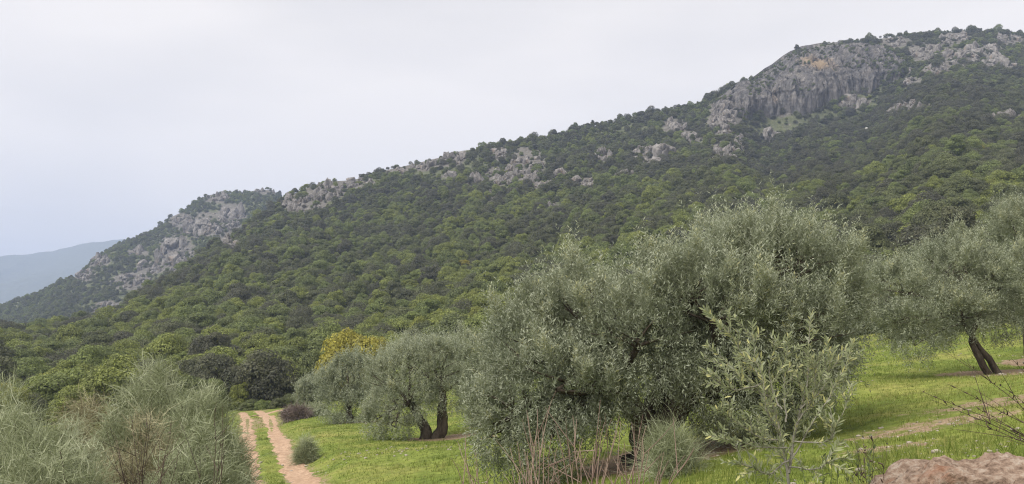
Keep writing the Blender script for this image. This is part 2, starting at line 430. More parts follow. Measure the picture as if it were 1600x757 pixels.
S2 = [(-400, 520, 950), (-150, 500, 960), (0, 478, 980), (60, 458, 990), (120, 428, 1000), (150, 402, 1000), (180, 381, 1010), (240, 358, 1020), (265, 338, 1025), (290, 325, 1030), (320, 304, 1030),
      (340, 299, 1030), (380, 300, 1035), (400, 294, 1040), (425, 293, 1040), (445, 308, 1040), (480, 335, 1030), (560, 400, 1000), (700, 480, 950)]
SQ, SE, SY = qpts(S2)
def second_z(x, y):
    x, y = np.asarray(x, float), np.asarray(y, float)
    q = x / np.maximum(y, 1)
    E = np.interp(q, SQ, SE); Rr = np.interp(q, SQ, SY)
    Y0 = 470.0
    Hh = E * Rr - 2.5 + 35
    t = np.clip((y - Y0) / (Rr - Y0), 0, 1)
    z = -35 + Hh * t ** 1.15
    amp = np.minimum(t * 3, 1) * (1 - smooth(0.88, 1.0, t)) * np.clip(Hh / 120, 0.1, 1)
    z = z + amp * (16 * fbm(x / 170, y / 170, seed=21, octv=3, ridged=True) + 3 * fbm(x / 40, y / 40, seed=23, octv=2))
    over = np.maximum(y - Rr, 0)
    return z - 0.5 * over - 0.0004 * over ** 2

def hit(px, py, fn=None, Y1=None):
    """where the line of sight of a pixel meets the terrain"""
    q, e = ray(px, py)
    for f_, hi in (((main_z, float(np.interp(q, RQ, RY)) + 5),) if fn is None else ()) + ((second_z, 1045.0),):
        lo = 6.0 if f_ is main_z else 480.0
        Y = np.geomspace(lo, hi, 220)
        z = f_(q * Y, Y)
        k = np.nonzero(z >= e * Y)[0]
        if len(k):
            if k[0]:
                Y = np.linspace(Y[k[0] - 1], Y[k[0]], 24); z = f_(q * Y, Y); k = np.nonzero(z >= e * Y)[0]
            Y_ = Y[k[0]]
            return np.array((q * Y_, Y_, float(f_(q * Y_, Y_)))), f_
    return None, None

# outcrops and cliffs: (px, py, half width px, half height px, label, second mountain?)
OUT = [
    (823, 260, 26, 25, 'large pale limestone crag standing out of the middle of the wooded slope'),
    (783, 275, 23, 16, 'broken limestone crag left of the large pale crag'),
    (780, 241, 11, 10, 'small rounded rock above the broken crag on the wooded slope'),
    (700, 244, 28, 14, 'grey rock knob on the skyline left of the large pale crag'),
    (655, 257, 26, 10, 'low rock ledge along the skyline beside the grey knob'),
    (704, 276, 12, 5, 'small rock patch among trees below the skyline knob'),
    (508, 293, 30, 18, 'rocky shoulder where the main ridge meets the notch'),
    (474, 316, 32, 16, 'rocky rib falling away from the notch of the ridge'),
    (560, 287, 24, 8, 'small rocks just below the skyline right of the rocky shoulder'),
    (872, 274, 13, 8, 'rock patch right of the large pale crag'),
    (915, 287, 20, 8, 'low pale rocks strung out right of the large crag'),
    (864, 323, 10, 6, 'isolated pale boulder low on the middle slope'),
    (768, 307, 8, 8, 'pale rock scar below the broken crag'),
    (1018, 241, 30, 15, 'broken limestone ledge high on the wooded slope'),
    (975, 272, 16, 6, 'small limestone slab below the broken high ledge'),
    (1053, 198, 18, 12, 'knobbly crag left of the tall pinnacle below the summit'),
    (1130, 184, 22, 23, 'tall limestone pinnacle at the left foot of the summit cliff'),
    (1132, 238, 20, 17, 'ragged crag below the tall limestone pinnacle'),
    (1155, 222, 9, 12, 'narrow rock rib beside the ragged crag'),
    (1205, 213, 12, 6, 'little rock step under the summit cliff'),
    (1425, 166, 28, 8, 'pale scree and ledges right of the summit cliff foot'),
    (1395, 176, 12, 5, 'short ledge left of the pale scree'),
    (1560, 184, 40, 5, 'long low ledge near the right edge of the slope'),
    (1400, 108, 24, 12, 'craggy right flank of the summit cliff'),
    (1500, 90, 30, 12, 'wide grey crag band right of the summit bench'),
    (1560, 100, 26, 9, 'grey crags below the right skyline'),
    (1335, 160, 22, 8, 'broken foot of the summit cliff at its right'),
    (1150, 162, 20, 14, 'craggy left end of the summit cliff'),
    (1080, 215, 14, 9, 'small grey crag between the knobbly crag and the ragged crag'),
    (945, 245, 16, 7, 'rock patch between the pale rocks and the broken high ledge'),
    (740, 285, 14, 7, 'grey rocks left of the pale rock scar'),
    (850, 292, 14, 6, 'rocks at the foot of the large pale crag'),
    (620, 268, 18, 5, 'thin rock band under the skyline left of the ledge'),
    (1445, 82, 26, 12, 'grey rock bench on the upper right of the summit'),
    (1490, 62, 22, 9, 'rounded rock top on the summit skyline'),
    (1535, 80, 28, 9, 'grey slabs right of the summit top'),
    (1465, 108, 20, 8, 'broken slabs right of the summit cliff'),
    (1400, 66, 22, 7, 'skyline rocks left of the summit top'),
    (1578, 62, 18, 7, 'rocks on the skyline near the right edge'),
    (1430, 128, 16, 6, 'small slabs at the right end of the summit cliff'),
    (170, 485, 24, 12, 'pale crag at the lower end of the left spur'),
    (372, 388, 14, 8, 'small crag on the wooded spur above the broom'),
    (425, 408, 13, 8, 'pale rock patch on the left part of the main slope'),
    (350, 375, 12, 12, 'rocky step on the edge of the wooded spur'),
    (520, 405, 16, 5, 'thin rock streak among trees on the left slope'),
    (275, 398, 26, 26, 'big reddish buttress low on the left peak'),
    (318, 352, 34, 17, 'steep grey buttress on the front of the left peak'),
    (362, 340, 22, 18, 'pale crag right of the grey buttress on the left peak'),
    (285, 345, 18, 10, 'broken rock band on the left edge of the left peak'),
    (415, 297, 22, 7, 'rocky summit of the left peak'),
    (340, 310, 18, 7, 'rock band just under the top of the left peak'),
    (150, 405, 20, 12, 'grey rock rib on the left shoulder of the left peak'),
    (205, 440, 28, 11, 'long pale rock band low on the left shoulder'),
    (130, 430, 16, 9, 'lowest grey crag on the left shoulder'),
    (235, 420, 20, 8, 'rock shelf left of the reddish buttress'),
    (215, 395, 16, 6, 'faint rock streak high on the left shoulder'),
]
CLIFF_POLY = np.array([(1118, 156), (1150, 139), (1180, 124), (1216, 102), (1250, 80), (1290, 74), (1330, 72), (1365, 74), (1400, 86), (1420, 102), (1402, 124), (1370, 136), (1335, 146), (1300, 158), (1262, 174), (1215, 180), (1175, 176), (1140, 170)], float)
def in_poly(px, py, P):
    px, py = np.asarray(px), np.asarray(py); c = np.zeros(px.shape, bool); j = len(P) - 1
    for i in range(len(P)):
        a, b = P[i], P[j]
        k = ((a[1] > py) != (b[1] > py)) & (px < (b[0] - a[0]) * (py - a[1]) / (b[1] - a[1] + 1e-9) + a[0])
        c ^= k; j = i
    return c
def rocky(px, py):
    r = np.zeros(np.shape(px))
    for (cx, cy, rx, ry, *_r) in OUT:
        d = ((px - cx) / (rx * 1.15)) ** 2 + ((py - cy) / (ry * 1.2)) ** 2
        r = np.maximum(r, 1 - smooth(0.6, 1.5, d))
    r = np.maximum(r, in_poly(px, py, CLIFF_POLY) * 1.0)
    return r

# --- near ground
TRK = np.array([at(a, b, c)[:2] for a, b, c in ((452, 800, 19), (432, 757, 25), (422, 716, 34), (414, 690, 43), (405, 665, 62), (400, 652, 78), (391, 646, 92))])
def spline(P, n):
    P = np.asarray(P, float); k = np.arange(len(P)); t = np.linspace(0, len(P) - 1, n)
    out = []
    for ti in t:
        i = min(int(ti), len(P) - 2); u = ti - i
        p0, p1, p2, p3 = P[max(i - 1, 0)], P[i], P[i + 1], P[min(i + 2, len(P) - 1)]
        out.append(0.5 * (2 * p1 + (p2 - p0) * u + (2 * p0 - 5 * p1 + 4 * p2 - p3) * u * u + (3 * p1 - p0 - 3 * p2 + p3) * u ** 3))
    return np.array(out)
TRKS = spline(TRK, 220)
BR = spline(np.array([at(a, b, c)[:2] for a, b, c in ((402, 648, 80), (425, 641, 84), (452, 637.5, 86), (490, 636, 86))]), 60)
def track_dist(x, y):
    """signed distance across the track (right positive)"""
    x, y = np.asarray(x, float), np.asarray(y, float)
    cx = np.interp(y, TRKS[:, 1], TRKS[:, 0])
    return x - cx
OLIVE_BASES = [at(1010, 724, 16.4), at(675, 692, 37), at(545, 668, 55), at(482, 640, 70), at(1555, 585, 26), at(1612, 578, 30), at(745, 668, 42)]
def soil(x, y):
    x, y = np.asarray(x, float), np.asarray(y, float)
    s = 0.10 + 0.32 * fbm(x / 2.2, y / 2.2, seed=31, octv=3)
    for b, r in zip(OLIVE_BASES, (2.3, 2.1, 1.7, 1.2, 2.4, 1.6, 1.2)):
        d = np.hypot(x - b[0] - 0.4, y - b[1] - 0.3) / r
        s = np.maximum(s, 0.95 * (1 - smooth(0.45, 1.15, d)))
    for (px, py, Y, rx, ry) in ((1450, 660, 14.6, 2.6, 1.3), (1560, 640, 16.5, 3.0, 1.4), (1390, 690, 12.5, 1.4, 0.6), (1590, 585, 24, 2.4, 2), (760, 700, 34, 1.2, 2.0), (1110, 700, 15.8, 0.9, 1.3)):
        c = at(px, py, Y)
        d = np.hypot((x - c[0]) / rx, (y - c[1]) / ry)
        s = np.maximum(s, 0.60 * (1 - smooth(0.3, 1.15, d)))
    td = track_dist(x, y)
    s = np.where((y > 18) & (y < 96) & (np.abs(td) < 2.6), np.maximum(s, 0.55 * (1 - smooth(1.25, 2.3, np.abs(td))) * (np.abs(td) > 0.35)), s)
    return np.clip(s, 0, 1)
def gz(x, y):
    x, y = np.asarray(x, float), np.asarray(y, float)
    z = main_z(x, y)
    k = (1 - smooth(60, 100, y))
    return z + k * (0.10 * fbm(x / 3.1, y / 3.1, seed=41, octv=3) - 0.10 * np.exp(-((np.abs(track_dist(x, y)) - 0.85) / 0.45) ** 2) * (y > 17)
                    + 0.35 * smooth(1.5, 2.6, track_dist(x, y)) * (1 - smooth(4, 9, track_dist(x, y))) * smooth(20, 30, y))

def fan_mesh(name, fn, q0, q1, nq, Ys, attrf):
    q = np.linspace(q0, q1, nq)
    Q, Yg = np.meshgrid(q, Ys)
    X = (Q * Yg).ravel(); Yv = Yg.ravel(); Z = fn(X, Yv)
    V = np.stack([X, Yv, Z], -1)
    i = np.arange(len(Ys) - 1)[:, None] * nq; j = np.arange(nq - 1)[None, :]
    F = np.stack([i + j, i + j + 1, i + nq + j + 1, i + nq + j], -1).reshape(-1, 4)
    return mesh_np(name, V, F, attrf(X, Yv, Z), True)
Yn = np.concatenate([np.linspace(-3, 1.4, 4), np.linspace(1.5, 30, 150), np.linspace(30.4, 112, 170)])
def near_grid():
    # a plain sheet: fan beyond 1.5 m, a skirt behind the camera
    me = fan_mesh('meadow', gz, -2.2, 2.2, 300, Yn[4:], lambda x, y, z: {'soil': soil(x, y)})
    return me
tag(obj('meadow', near_grid(), M['ground']), kind='structure')
def hill_attr(x, y, z):
    px, py = topix(x, y, z)
    return {'rocky': np.clip(rocky(px, py) * 0.45 + 0.14 + 0.20 * smooth(330, 620, y) , 0, 1)}
tag(obj('hillside', fan_mesh('hillside', main_z, -1.5, 2.0, 420, np.concatenate([np.geomspace(108, 800, 260), np.linspace(820, 1100, 8)]), hill_attr), M['hill']), kind='structure')
tag(obj('hillside', fan_mesh('peak', second_z, SQ[0] - 0.05, SQ[-1] + 0.02, 200, np.concatenate([np.linspace(465, 1045, 150), np.linspace(1060, 1300, 6)]), hill_attr), M['hill']), kind='structure')
FD = 5000.0
FAR = qpts([(a_, b_, FD) for a_, b_ in ((-700, 425), (-300, 412), (0, 404), (15, 403), (30, 400), (60, 395), (80, 393), (100, 389), (130, 382), (150, 379), (175, 378), (230, 377), (400, 385), (900, 430))])
def far_z(x, y):
    q = x / y
    E = np.interp(q, FAR[0], FAR[1]); t = np.clip((y - 0.62 * FD) / (0.38 * FD), 0, 1)
    z = -70 + (E * FD + 70) * t ** 1.1 + np.minimum(t * 4, 1) * (1 - smooth(0.93, 1, t)) * 60 * fbm(x / 560, y / 560, seed=51, octv=4, ridged=True) + 5 * fbm(x / 70, y / 70, seed=53, octv=3)
    return z - 0.4 * np.maximum(y - FD, 0)
tag(obj('mountain', fan_mesh('mountain', far_z, -1.0, 0.1, 260, np.concatenate([np.linspace(0.61 * FD, FD, 130), np.linspace(FD + 40, FD + 700, 5)]), lambda x, y, z: {'rocky': 0.25 + 0 * x}), mat_hill('mountain_scrub', 0.25)), kind='structure')
Vp = np.array([(-6200, 100, -75), (3000, 100, -75), (3000, 5900, -75), (-6200, 5900, -75)], float)
tag(obj('valley_ground', mesh_np('valley_ground', Vp, [[0, 1, 2, 3]], {'rocky': np.zeros(4)}), M['hill']), kind='structure')

# --- the dirt track: two wheel ruts and the branch that turns off to the right
def strip(mb, P, off, half, seed, dz=0.02):
    T = unit(np.gradient(P, axis=0)); N = np.stack([T[:, 1], -T[:, 0]], -1)
    n = len(P); cols = 7
    k = np.arange(n)
    eL = half * (1 + 0.5 * fbm(k / 3.0, k * 0 + 3, seed=seed)); eR = half * (1 + 0.5 * fbm(k / 3.0, k * 0 + 9, seed=seed + 5))
    V = []
    for c in range(cols):
        u = c / (cols - 1)
        o = off - eL * (1 - u) + eR * u
        xy = P + N * o[:, None] if not np.isscalar(o) else P + N * o
        z = gz(xy[:, 0], xy[:, 1]) + dz * (1.0 if 0 < c < cols - 1 else -0.6)
        V.append(np.column_stack([xy, z]))
    V = np.stack(V, 1).reshape(-1, 3)
    i = np.arange(n - 1)[:, None] * cols; j = np.arange(cols - 1)[None, :]
    F = np.stack([i + j, i + j + 1, i + cols + j + 1, i + cols + j], -1).reshape(-1, 4)
    mb.add(V, F)
mb = MB()
strip(mb, TRKS, -0.88, 0.46, 1, 0.05); strip(mb, TRKS, 0.84, 0.50, 2, 0.05)
me = mb.mesh('dirt_track', True)
tag(obj('dirt_track', me, M['track']), kind='structure')
mb = MB(); strip(mb, BR, 0.0, 0.9, 3, 0.06)
tag(obj('dirt_track', mb.mesh('dirt_track_branch', True), M['track']), kind='structure')

# ------------------------------------------------------------------ rocks
_ico = {}
def ico(sub):
    if sub not in _ico:
        bm = bmesh.new(); bmesh.ops.create_icosphere(bm, subdivisions=sub, radius=1.0)
        V = np.array([v.co[:] for v in bm.verts]); F = np.array([[v.index for v in f.verts] for f in bm.faces]); bm.free()
        _ico[sub] = (V, F)
    return _ico[sub]
def block(seed, nplanes=15):
    """an angular limestone block of unit size: a ball cut by planes, cracked and roughened"""
    V, F = ico(5); r = np.random.default_rng(seed)
    Nn = unit(r.normal(size=(nplanes, 3)) * np.array((1, 1, 0.7))); dd = r.uniform(0.55, 0.95, nplanes)
    dots = V @ Nn.T
    rad = np.where(dots > 0.05, dd[None, :] / np.maximum(dots, 0.05), 9).min(1)
    rad = np.minimum(rad, 1.15)
    P = V * rad[:, None]
    n1 = fbm(P[:, 0] * 2.4, P[:, 1] * 2.4, P[:, 2] * 1.1, seed, 4, True); n2 = fbm(P[:, 0] * 7, P[:, 1] * 7, P[:, 2] * 3.5, seed + 9, 4)
    cr = np.abs(fbm(P[:, 0] * 2.2 + 9, P[:, 1] * 2.2, P[:, 2] * 0.8, seed + 4, 2))
    P = P * (1 + 0.13 * n1 + 0.11 * n2 - 0.30 * np.exp(-(cr / 0.045) ** 2))[:, None]
    return mesh_np('limestone_block', P, F)
BLOCKS = [block(300 + i) for i in range(7)]
for m_ in BLOCKS: m_.materials.append(M['rock'])
ROCKS = []
def rock_thing(label, px, py, rx, ry, seed, name='rock_outcrop', cat='rock outcrop', group='limestone outcrops on the slopes', mat=None):
    base, fn = hit(px, py + ry * 0.6)
    if base is None: return
    r = np.random.default_rng(seed)
    o = empty(name, base); tag(o, label, cat, group)
    k = int(np.clip(rx * ry / 9, 7, 44))
    big = math.sqrt(rx * ry / k)
    for i in range(k):
        for _ in range(30):
            u, v = r.uniform(-1, 1, 2)
            if u * u + v * v < 1: break
        p, f2 = hit(px + u * rx, py + v * ry * 0.9 + ry * 0.25)
        if p is None or abs(p[1] - base[1]) > 140: continue
        w = big * r.lognormal(0.08, 0.42) * p[1] / FPX
        c = obj('rock', BLOCKS[r.integers(0, len(BLOCKS))], None, o)
        c.location = p - base + np.array((0, 0, w * 0.35)); c.rotation_euler = (r.uniform(-.25, .25), r.uniform(-.25, .25), r.uniform(0, 6.28))
        c.scale = (w * r.uniform(.85, 1.3), w * r.uniform(.8, 1.2), w * r.uniform(0.9, 1.7))
        ROCKS.append((*p, w))
    return o
for i, (px, py, rx, ry, lab) in enumerate(OUT):
    rock_thing(lab, px, py, rx, ry, 100 + i * 31)
wb, _f = hit(1354, 205)
o = obj('white_boulder', bpy.data.meshes.new_from_object(bpy.data.objects['rock']), None, None, wb + np.array((0, 0, 1.6)))
o.data.materials.clear(); o.data.materials.append(M['white']); o.scale = (1.0, 0.9, 1.2)
tag(o, 'tiny white boulder among trees below the summit cliff', 'boulder')

# the summit cliff: a fluted wall that bulges out of the hillside
def make_cliff():
    nu, nv = 330, 96
    top = np.array([(1118, 154), (1150, 137), (1180, 122), (1216, 100), (1250, 78), (1290, 72), (1330, 70), (1365, 72), (1400, 84), (1425, 100)], float)
    bot = np.array([(1114, 168), (1140, 176), (1175, 184), (1215, 188), (1262, 182), (1300, 166), (1335, 152), (1370, 142), (1402, 130), (1425, 118)], float)
    ks = np.linspace(0, 1, len(top)); u = np.linspace(0, 1, nu)
    wob = 7 * fbm(u * 16, u * 0, seed=68, octv=4)
    T = np.stack([np.interp(u, ks, top[:, 0]), np.interp(u, ks, top[:, 1]) + 0.5 * wob], -1)
    B = np.stack([np.interp(u, ks, bot[:, 0]), np.interp(u, ks, bot[:, 1]) + 1.6 * wob], -1)
    def hp(p):
        h_ = hit(*p)
        return h_[0] if h_[0] is not None else at(p[0], p[1], 690)
    st = np.arange(0, nu, 6); st = np.append(st, nu - 1)
    TW = np.array([hp(T[i]) for i in st]); BW = np.array([hp(B[i]) for i in st])
    TW = np.stack([np.interp(u, u[st], TW[:, k]) for k in range(3)], -1); BW = np.stack([np.interp(u, u[st], BW[:, k]) for k in range(3)], -1)
    v = np.linspace(-0.08, 1.05, nv)
    lean = np.clip(v, 0, 1) ** 1.5
    P = np.zeros((nu, nv, 3))
    for k in range(3):
        f = v if k == 2 else lean
        P[:, :, k] = BW[:, None, k] * (1 - f)[None, :] + TW[:, None, k] * f[None, :]
    U, Vv = np.meshgrid(u, v, indexing='ij')
    edge = smooth(0, 0.06, U) * (1 - smooth(0.90, 1.0, U)) * smooth(-0.08, 0.34, Vv) * (1 - smooth(0.88, 1.05, Vv))
    X, Z = P[..., 0], P[..., 2]
    d = 5.0 * fbm(X / 24, Z / 90, seed=61, octv=3, ridged=True) + 6.0 * fbm(X / 7, Z / 55, seed=62, octv=4, ridged=True) + 3.6 * fbm(X / 2.6, Z / 9, seed=63, octv=4)
    cr = np.abs(fbm(X / 7 + 4, Z / 60, seed=69, octv=3)); d -= 6.0 * np.exp(-(cr / 0.06) ** 2)
    led = np.abs(fbm(X / 26, Z / 8, seed=70, octv=2)); d += 1.2 * np.exp(-(led / 0.06) ** 2)
    d += 1.3 * np.floor(3 * fbm(X / 14, Z / 22, seed=64, octv=2))
    hol = np.exp(-(((U - 0.50) / 0.12) ** 2 + ((Vv - 0.62 + (U - .50) * 1.6) / 0.17) ** 2))
    d -= 7.0 * hol
    P[..., 1] -= edge * (6.0 + d) + (1 - edge) * -2.5
    P[..., 0] += edge * 2.6 * fbm(X / 5, Z / 5, P[..., 1] / 6, seed=65)
    P[..., 2] += edge * 3.0 * fbm(X / 5, Z / 8, P[..., 1] / 6, seed=67)
    och = np.clip(0.75 * hol + 0.55 * np.exp(-(((U - 0.31) / 0.025) ** 2 + ((Vv - 0.30) / 0.22) ** 2)), 0, 1)
    i = np.arange(nu - 1)[:, None] * nv; j = np.arange(nv - 1)[None, :]
    F = np.stack([i + j, i + nv + j, i + nv + j + 1, i + j + 1], -1).reshape(-1, 4)
    o = obj('summit_cliff', mesh_np('summit_cliff', P.reshape(-1, 3), F, {'ochre': och.ravel()}), M['cliff'])
    tag(o, 'great grey limestone cliff with ochre streaks below the summit', 'cliff')
    r = np.random.default_rng(7); pick = []
    for _ in range(1500):
        a_, b_ = r.integers(8, nu - 6), r.integers(6, nv - 6)
        veg = fbm(np.array([U[a_, b_] * 9]), np.array([Vv[a_, b_] * 4]), seed=75, octv=3)[0]
        if veg + (0.35 if b_ > nv * 0.85 or U[a_, b_] > 0.8 else 0) > 0.16: pick.append((*P[a_, b_], r.uniform(0.2, 0.62)))
    return pick
CLIFF_SHRUBS = make_cliff()

# ------------------------------------------------------------------ forest
def oak_crown(seed, nq=8000, wid=2.75, hgt=4.6, loose=0.0, size=0.205):
    r = np.random.default_rng(seed)
    L = []
    nl = 17; ex = r.uniform(0.75, 1.25); skew = r.normal(0, 0.35, 2)
    for i in range(nl):
        a = i * 2.399 + r.uniform(-0.4, 0.4); f = math.sqrt((i + 0.4) / nl)
        rr = f * wid * 0.68
        zz = hgt * (0.74 - 0.36 * f ** 1.7) + r.uniform(-0.3, 0.3)
        L.append((rr * math.cos(a) * ex + skew[0] * zz * 0.25, rr * math.sin(a) / ex + skew[1] * zz * 0.25, zz + r.normal(0, 0.28), wid * r.uniform(0.20, 0.46)))
    for i in range(7):
        a = i * 0.9 + r.uniform(-0.3, 0.3); L.append((wid * 0.62 * math.cos(a), wid * 0.62 * math.sin(a), hgt * r.uniform(0.2, 0.34), wid * r.uniform(0.28, 0.38)))
    L = np.array(L)
    k = r.choice(len(L), nq * 2, p=L[:, 3] ** 2 / (L[:, 3] ** 2).sum())
    d = unit(r.normal(size=(nq * 2, 3))); d[:, 2] = np.where(r.random(nq * 2) < 0.6, np.abs(d[:, 2]), d[:, 2])
    rad = L[k, 3] * r.uniform(0.72, 1.06 + loose, nq * 2)
    C = L[k, :3] + d * rad[:, None] * np.array((1, 1, 0.82))
    inside = np.zeros(len(C), bool)
    for j in range(len(L)):
        inside |= (np.linalg.norm((C - L[j, :3]) / np.array((1, 1, 0.82)), axis=1) < L[j, 3] * 0.66) & (k != j)
    keep = np.nonzero(~inside & (C[:, 2] > 0.15))[0][:nq]
    C, d, k = C[keep], d[keep], k[keep]
    n = len(C)
    nrm = unit(d * 1.0 + r.normal(size=(n, 3)) * 0.40 + np.array((0, 0, 0.2)))
    t1 = unit(np.cross(nrm, r.normal(size=(n, 3)))); t2 = np.cross(nrm, t1)
    s = size * r.uniform(0.55, 1.25, n)[:, None]
    V = np.stack([C - t1 * s * .6, C - t2 * s * 0.32, C + t1 * s * .6, C + t2 * s * 0.32], 1).reshape(-1, 3)
    F = np.arange(4 * n).reshape(-1, 4)
    lob = r.random(len(L))[k] * 0.35
    var = np.clip(0.12 + lob + r.random(n) * 0.5, 0, 1)
    return mesh_np('oak_crown', V, F, {'var': np.repeat(var, 4)})
def oak_trunk(seed):
    r = np.random.default_rng(seed); mb = MB()
    p0 = np.array((0, 0, -0.5)); top = np.array((r.uniform(-.2, .2), r.uniform(-.2, .2), 1.5))
    mb.tube(bez(p0, p0 + (0.1, 0, 1.0), top, 6), np.linspace(0.22, 0.15, 6), 8, rough=0.1)
    for i in range(5):
        a = i * 1.26 + r.uniform(-.3, .3); e = np.array((1.6 * math.cos(a), 1.6 * math.sin(a), r.uniform(2.4, 3.4)))
        mb.tube(bez(top - (0, 0, 0.1), top + (e - top) * 0.4 + (0, 0, 0.4), e, 6), np.linspace(0.11, 0.03, 6), 5)
    return mb.mesh('oak_trunk', True)
CROWNS = [oak_crown(11), oak_crown(12, wid=3.0, hgt=4.1), oak_crown(13, wid=2.4, hgt=4.9), oak_crown(14, wid=2.9, hgt=4.4, loose=0.1), oak_crown(15, wid=2.6, hgt=3.8), oak_crown(16, nq=5000, wid=2.5, hgt=4.2, loose=0.25, size=0.18)]
TRUNKS = [oak_trunk(1), oak_trunk(2)]
for m_ in CROWNS: m_.materials.append(M['forest'])
for m_ in TRUNKS: m_.materials.append(M['oak_bark'])

def scatter():
    pts = []      # x, y, z, scale, tint, which mountain
    r = np.random.default_rng(77)
    Y = 46.0
    while Y < 735:
        s = 3.7 if Y < 200 else 3.5 if Y < 320 else 3.3
        dq = s / Y
        q = np.arange(-0.86, 0.90, dq) + r.uniform(-0.42, 0.42, len(np.arange(-0.86, 0.90, dq))) * dq
        y = Y + r.uniform(-0.45, 0.45, len(q)) * s
        x = q * y
        Y0 = np.interp(q, EQ, EY); Rr = np.interp(q, RQ, RY)
        k = (y > Y0 + 1.0) & (y < Rr + 4) & (r.random(len(q)) < 0.93)
        x, y, q, Rr = x[k], y[k], q[k], Rr[k]
        z = main_z(x, y)
        h = y / Rr
        sc_ = r.lognormal(0, 0.34, len(x)) * np.interp(y, [60, 150, 350, 650], [0.82, 0.78, 0.66, 0.55])
        sc_ = np.minimum(sc_ * r.lognormal(0.04, 0.22, len(x)), 1.55) * np.where(q > 0.05, np.interp(y, [44, 95], [0.42, 1.0]), 1.0)
        # colour: yellower low down, dark above; patches
        pn = fbm(x / 38, y / 38, seed=71, octv=3)
        tint = np.clip(0.40 + 0.46 * pn + r.normal(0, 0.21, len(x)) + np.interp(y, [60, 120, 260, 420], [0.02, 0.08, 0.04, -0.06]) - 0.16 * smooth(-0.1, 0.4, q) - 0.05 * smooth(160, 320, y), 0.0, 0.71 - 0.09 * smooth(150, 300, y))
        dark = r.random(len(x)) < 0.10 + 0.45 * smooth(0.0, 0.5, fbm(x / 17, y / 17, seed=74, octv=3))
        tint = np.where(dark, r.uniform(0.0, 0.2, len(x)), tint)
        gold = r.random(len(x)) < np.interp(y, [60, 200, 350], [0.014, 0.010, 0.0]) * (1 - 0.7 * smooth(0.0, 0.3, q))
        tint = np.where(gold, r.uniform(0.78, 0.88, len(x)), tint)
        tint = np.where(sc_ > 1.0, np.minimum(tint, 0.62), tint)
        pts.append(np.stack([x, y, z, sc_, tint, 0 * x], -1))
        Y += s * 0.80
    Y = 500.0
    while Y < 1045:
        s = 4.6
        dq = s / Y
        q = np.arange(SQ[0] + 0.1, SQ[-1], dq); q = q + r.uniform(-.45, .45, len(q)) * dq
        y = Y + r.uniform(-.45, .45, len(q)) * s; x = q * y
        k = (y < np.interp(q, SQ, SY) + 3) & (x / y > -0.80)
        x, y = x[k], y[k]
        z = second_z(x, y)
        k = z > main_z(x, y)
        x, y, z = x[k], y[k], z[k]
        k = r.random(len(x)) < 0.86
        x, y, z = x[k], y[k], z[k]
        pn = fbm(x / 60, y / 60, seed=72, octv=2)
        tint = np.clip(0.30 + 0.25 * pn + r.normal(0, 0.13, len(x)), 0, 0.66)
        pts.append(np.stack([x, y, z, r.lognormal(-0.22, 0.25, len(x)), tint, 1 + 0 * x], -1))
        Y += s * 0.85
    P = np.concatenate(pts)
    px, py = topix(P[:, 0], P[:, 1], P[:, 2] + 1.0)
    rk = rocky(px, py)
    incl = in_poly(px, py, CLIFF_POLY)
    keep = r.random(len(P)) > np.where(incl, 0.90, np.clip(rk * 0.95, 0, 0.86))
    # open stony ground high under the cliff
    hi = smooth(430, 640, P[:, 1]) * (P[:, 5] == 0)
    bare = fbm(P[:, 0] / 30, P[:, 1] / 30, seed=81, octv=3)
    keep &= ~((bare > 0.28) & (r.random(len(P)) < 0.75 * hi))
    P = P[keep]
    cs = np.array(CLIFF_SHRUBS); P = np.concatenate([P, np.column_stack([cs[:, :3], cs[:, 3], r.uniform(0.1, 0.5, len(cs)), 0 * cs[:, 3] + 2])])
    # keep the main ridge free of doubled rows; track corridor is in the meadow anyway
    return P
PTS = scatter()

# hand-placed trees along the forest edge that the photograph singles out: px, py(base), depth, scale(xy), scale z, tint, crown, label
HERO = [
    (415, 632, 101, 1.45, 1.55, 0.03, 3, 'big dark grey-green oak at the end of the dirt track'),
    (345, 632, 103, 1.35, 1.65, 0.06, 0, 'dark oak at the forest edge just left of the track end'),
    (290, 625, 108, 1.25, 1.3, 0.12, 2, 'dark green oak behind the tallest broom bush'),
    (484, 622, 104, 0.95, 1.5, 0.36, 2, 'deep green upright oak between the dark oak and the golden tree'),
    (546, 606, 103, 1.75, 2.2, 0.85, 1, 'golden yellow rounded tree above the row of olives'),
    (520, 606, 106, 1.0, 0.95, 0.60, 3, 'yellow-green tree at the foot of the golden tree'),
    (602, 606, 106, 1.0, 1.0, 0.44, 0, 'mid green oak right of the golden tree'),
    (428, 570, 125, 0.9, 1.1, 0.80, 1, 'small golden-green tree above the big dark oak'),
    (655, 585, 112, 1.1, 1.1, 0.20, 1, 'broad dark oak behind the twin-stemmed olive'),
    (700, 580, 108, 1.1, 1.1, 0.62, 4, 'bright green low oak behind the crown of the twin-stemmed olive'),
    (120, 600, 104, 1.2, 1.1, 0.10, 4, 'dark round oak above the leftmost broom bushes'),
    (1385, 400, 118, 1.15, 1.0, 0.30, 1, 'broad dark green oak on the slope right of the largest olive'),
    (1460, 425, 100, 1.05, 0.9, 0.50, 3, 'broad leafy green oak above the leaning olive'),
    (1392, 440, 80, 0.85, 0.9, 0.80, 0, 'yellow-green bush between the largest olive and the leaning olive'),
    (1430, 452, 72, 0.9, 1.0, 0.72, 2, 'olive-brown tree just left of the leaning olive top'),
    (1290, 345, 165, 1.05, 0.9, 0.14, 5, 'greyish sparse oak above the top of the largest olive'),
]
def surf_y(px, Y, py):
    q, e = ray(px, py)
    return np.array((q * Y, Y, float(main_z(q * Y, Y))))
used_rects = []
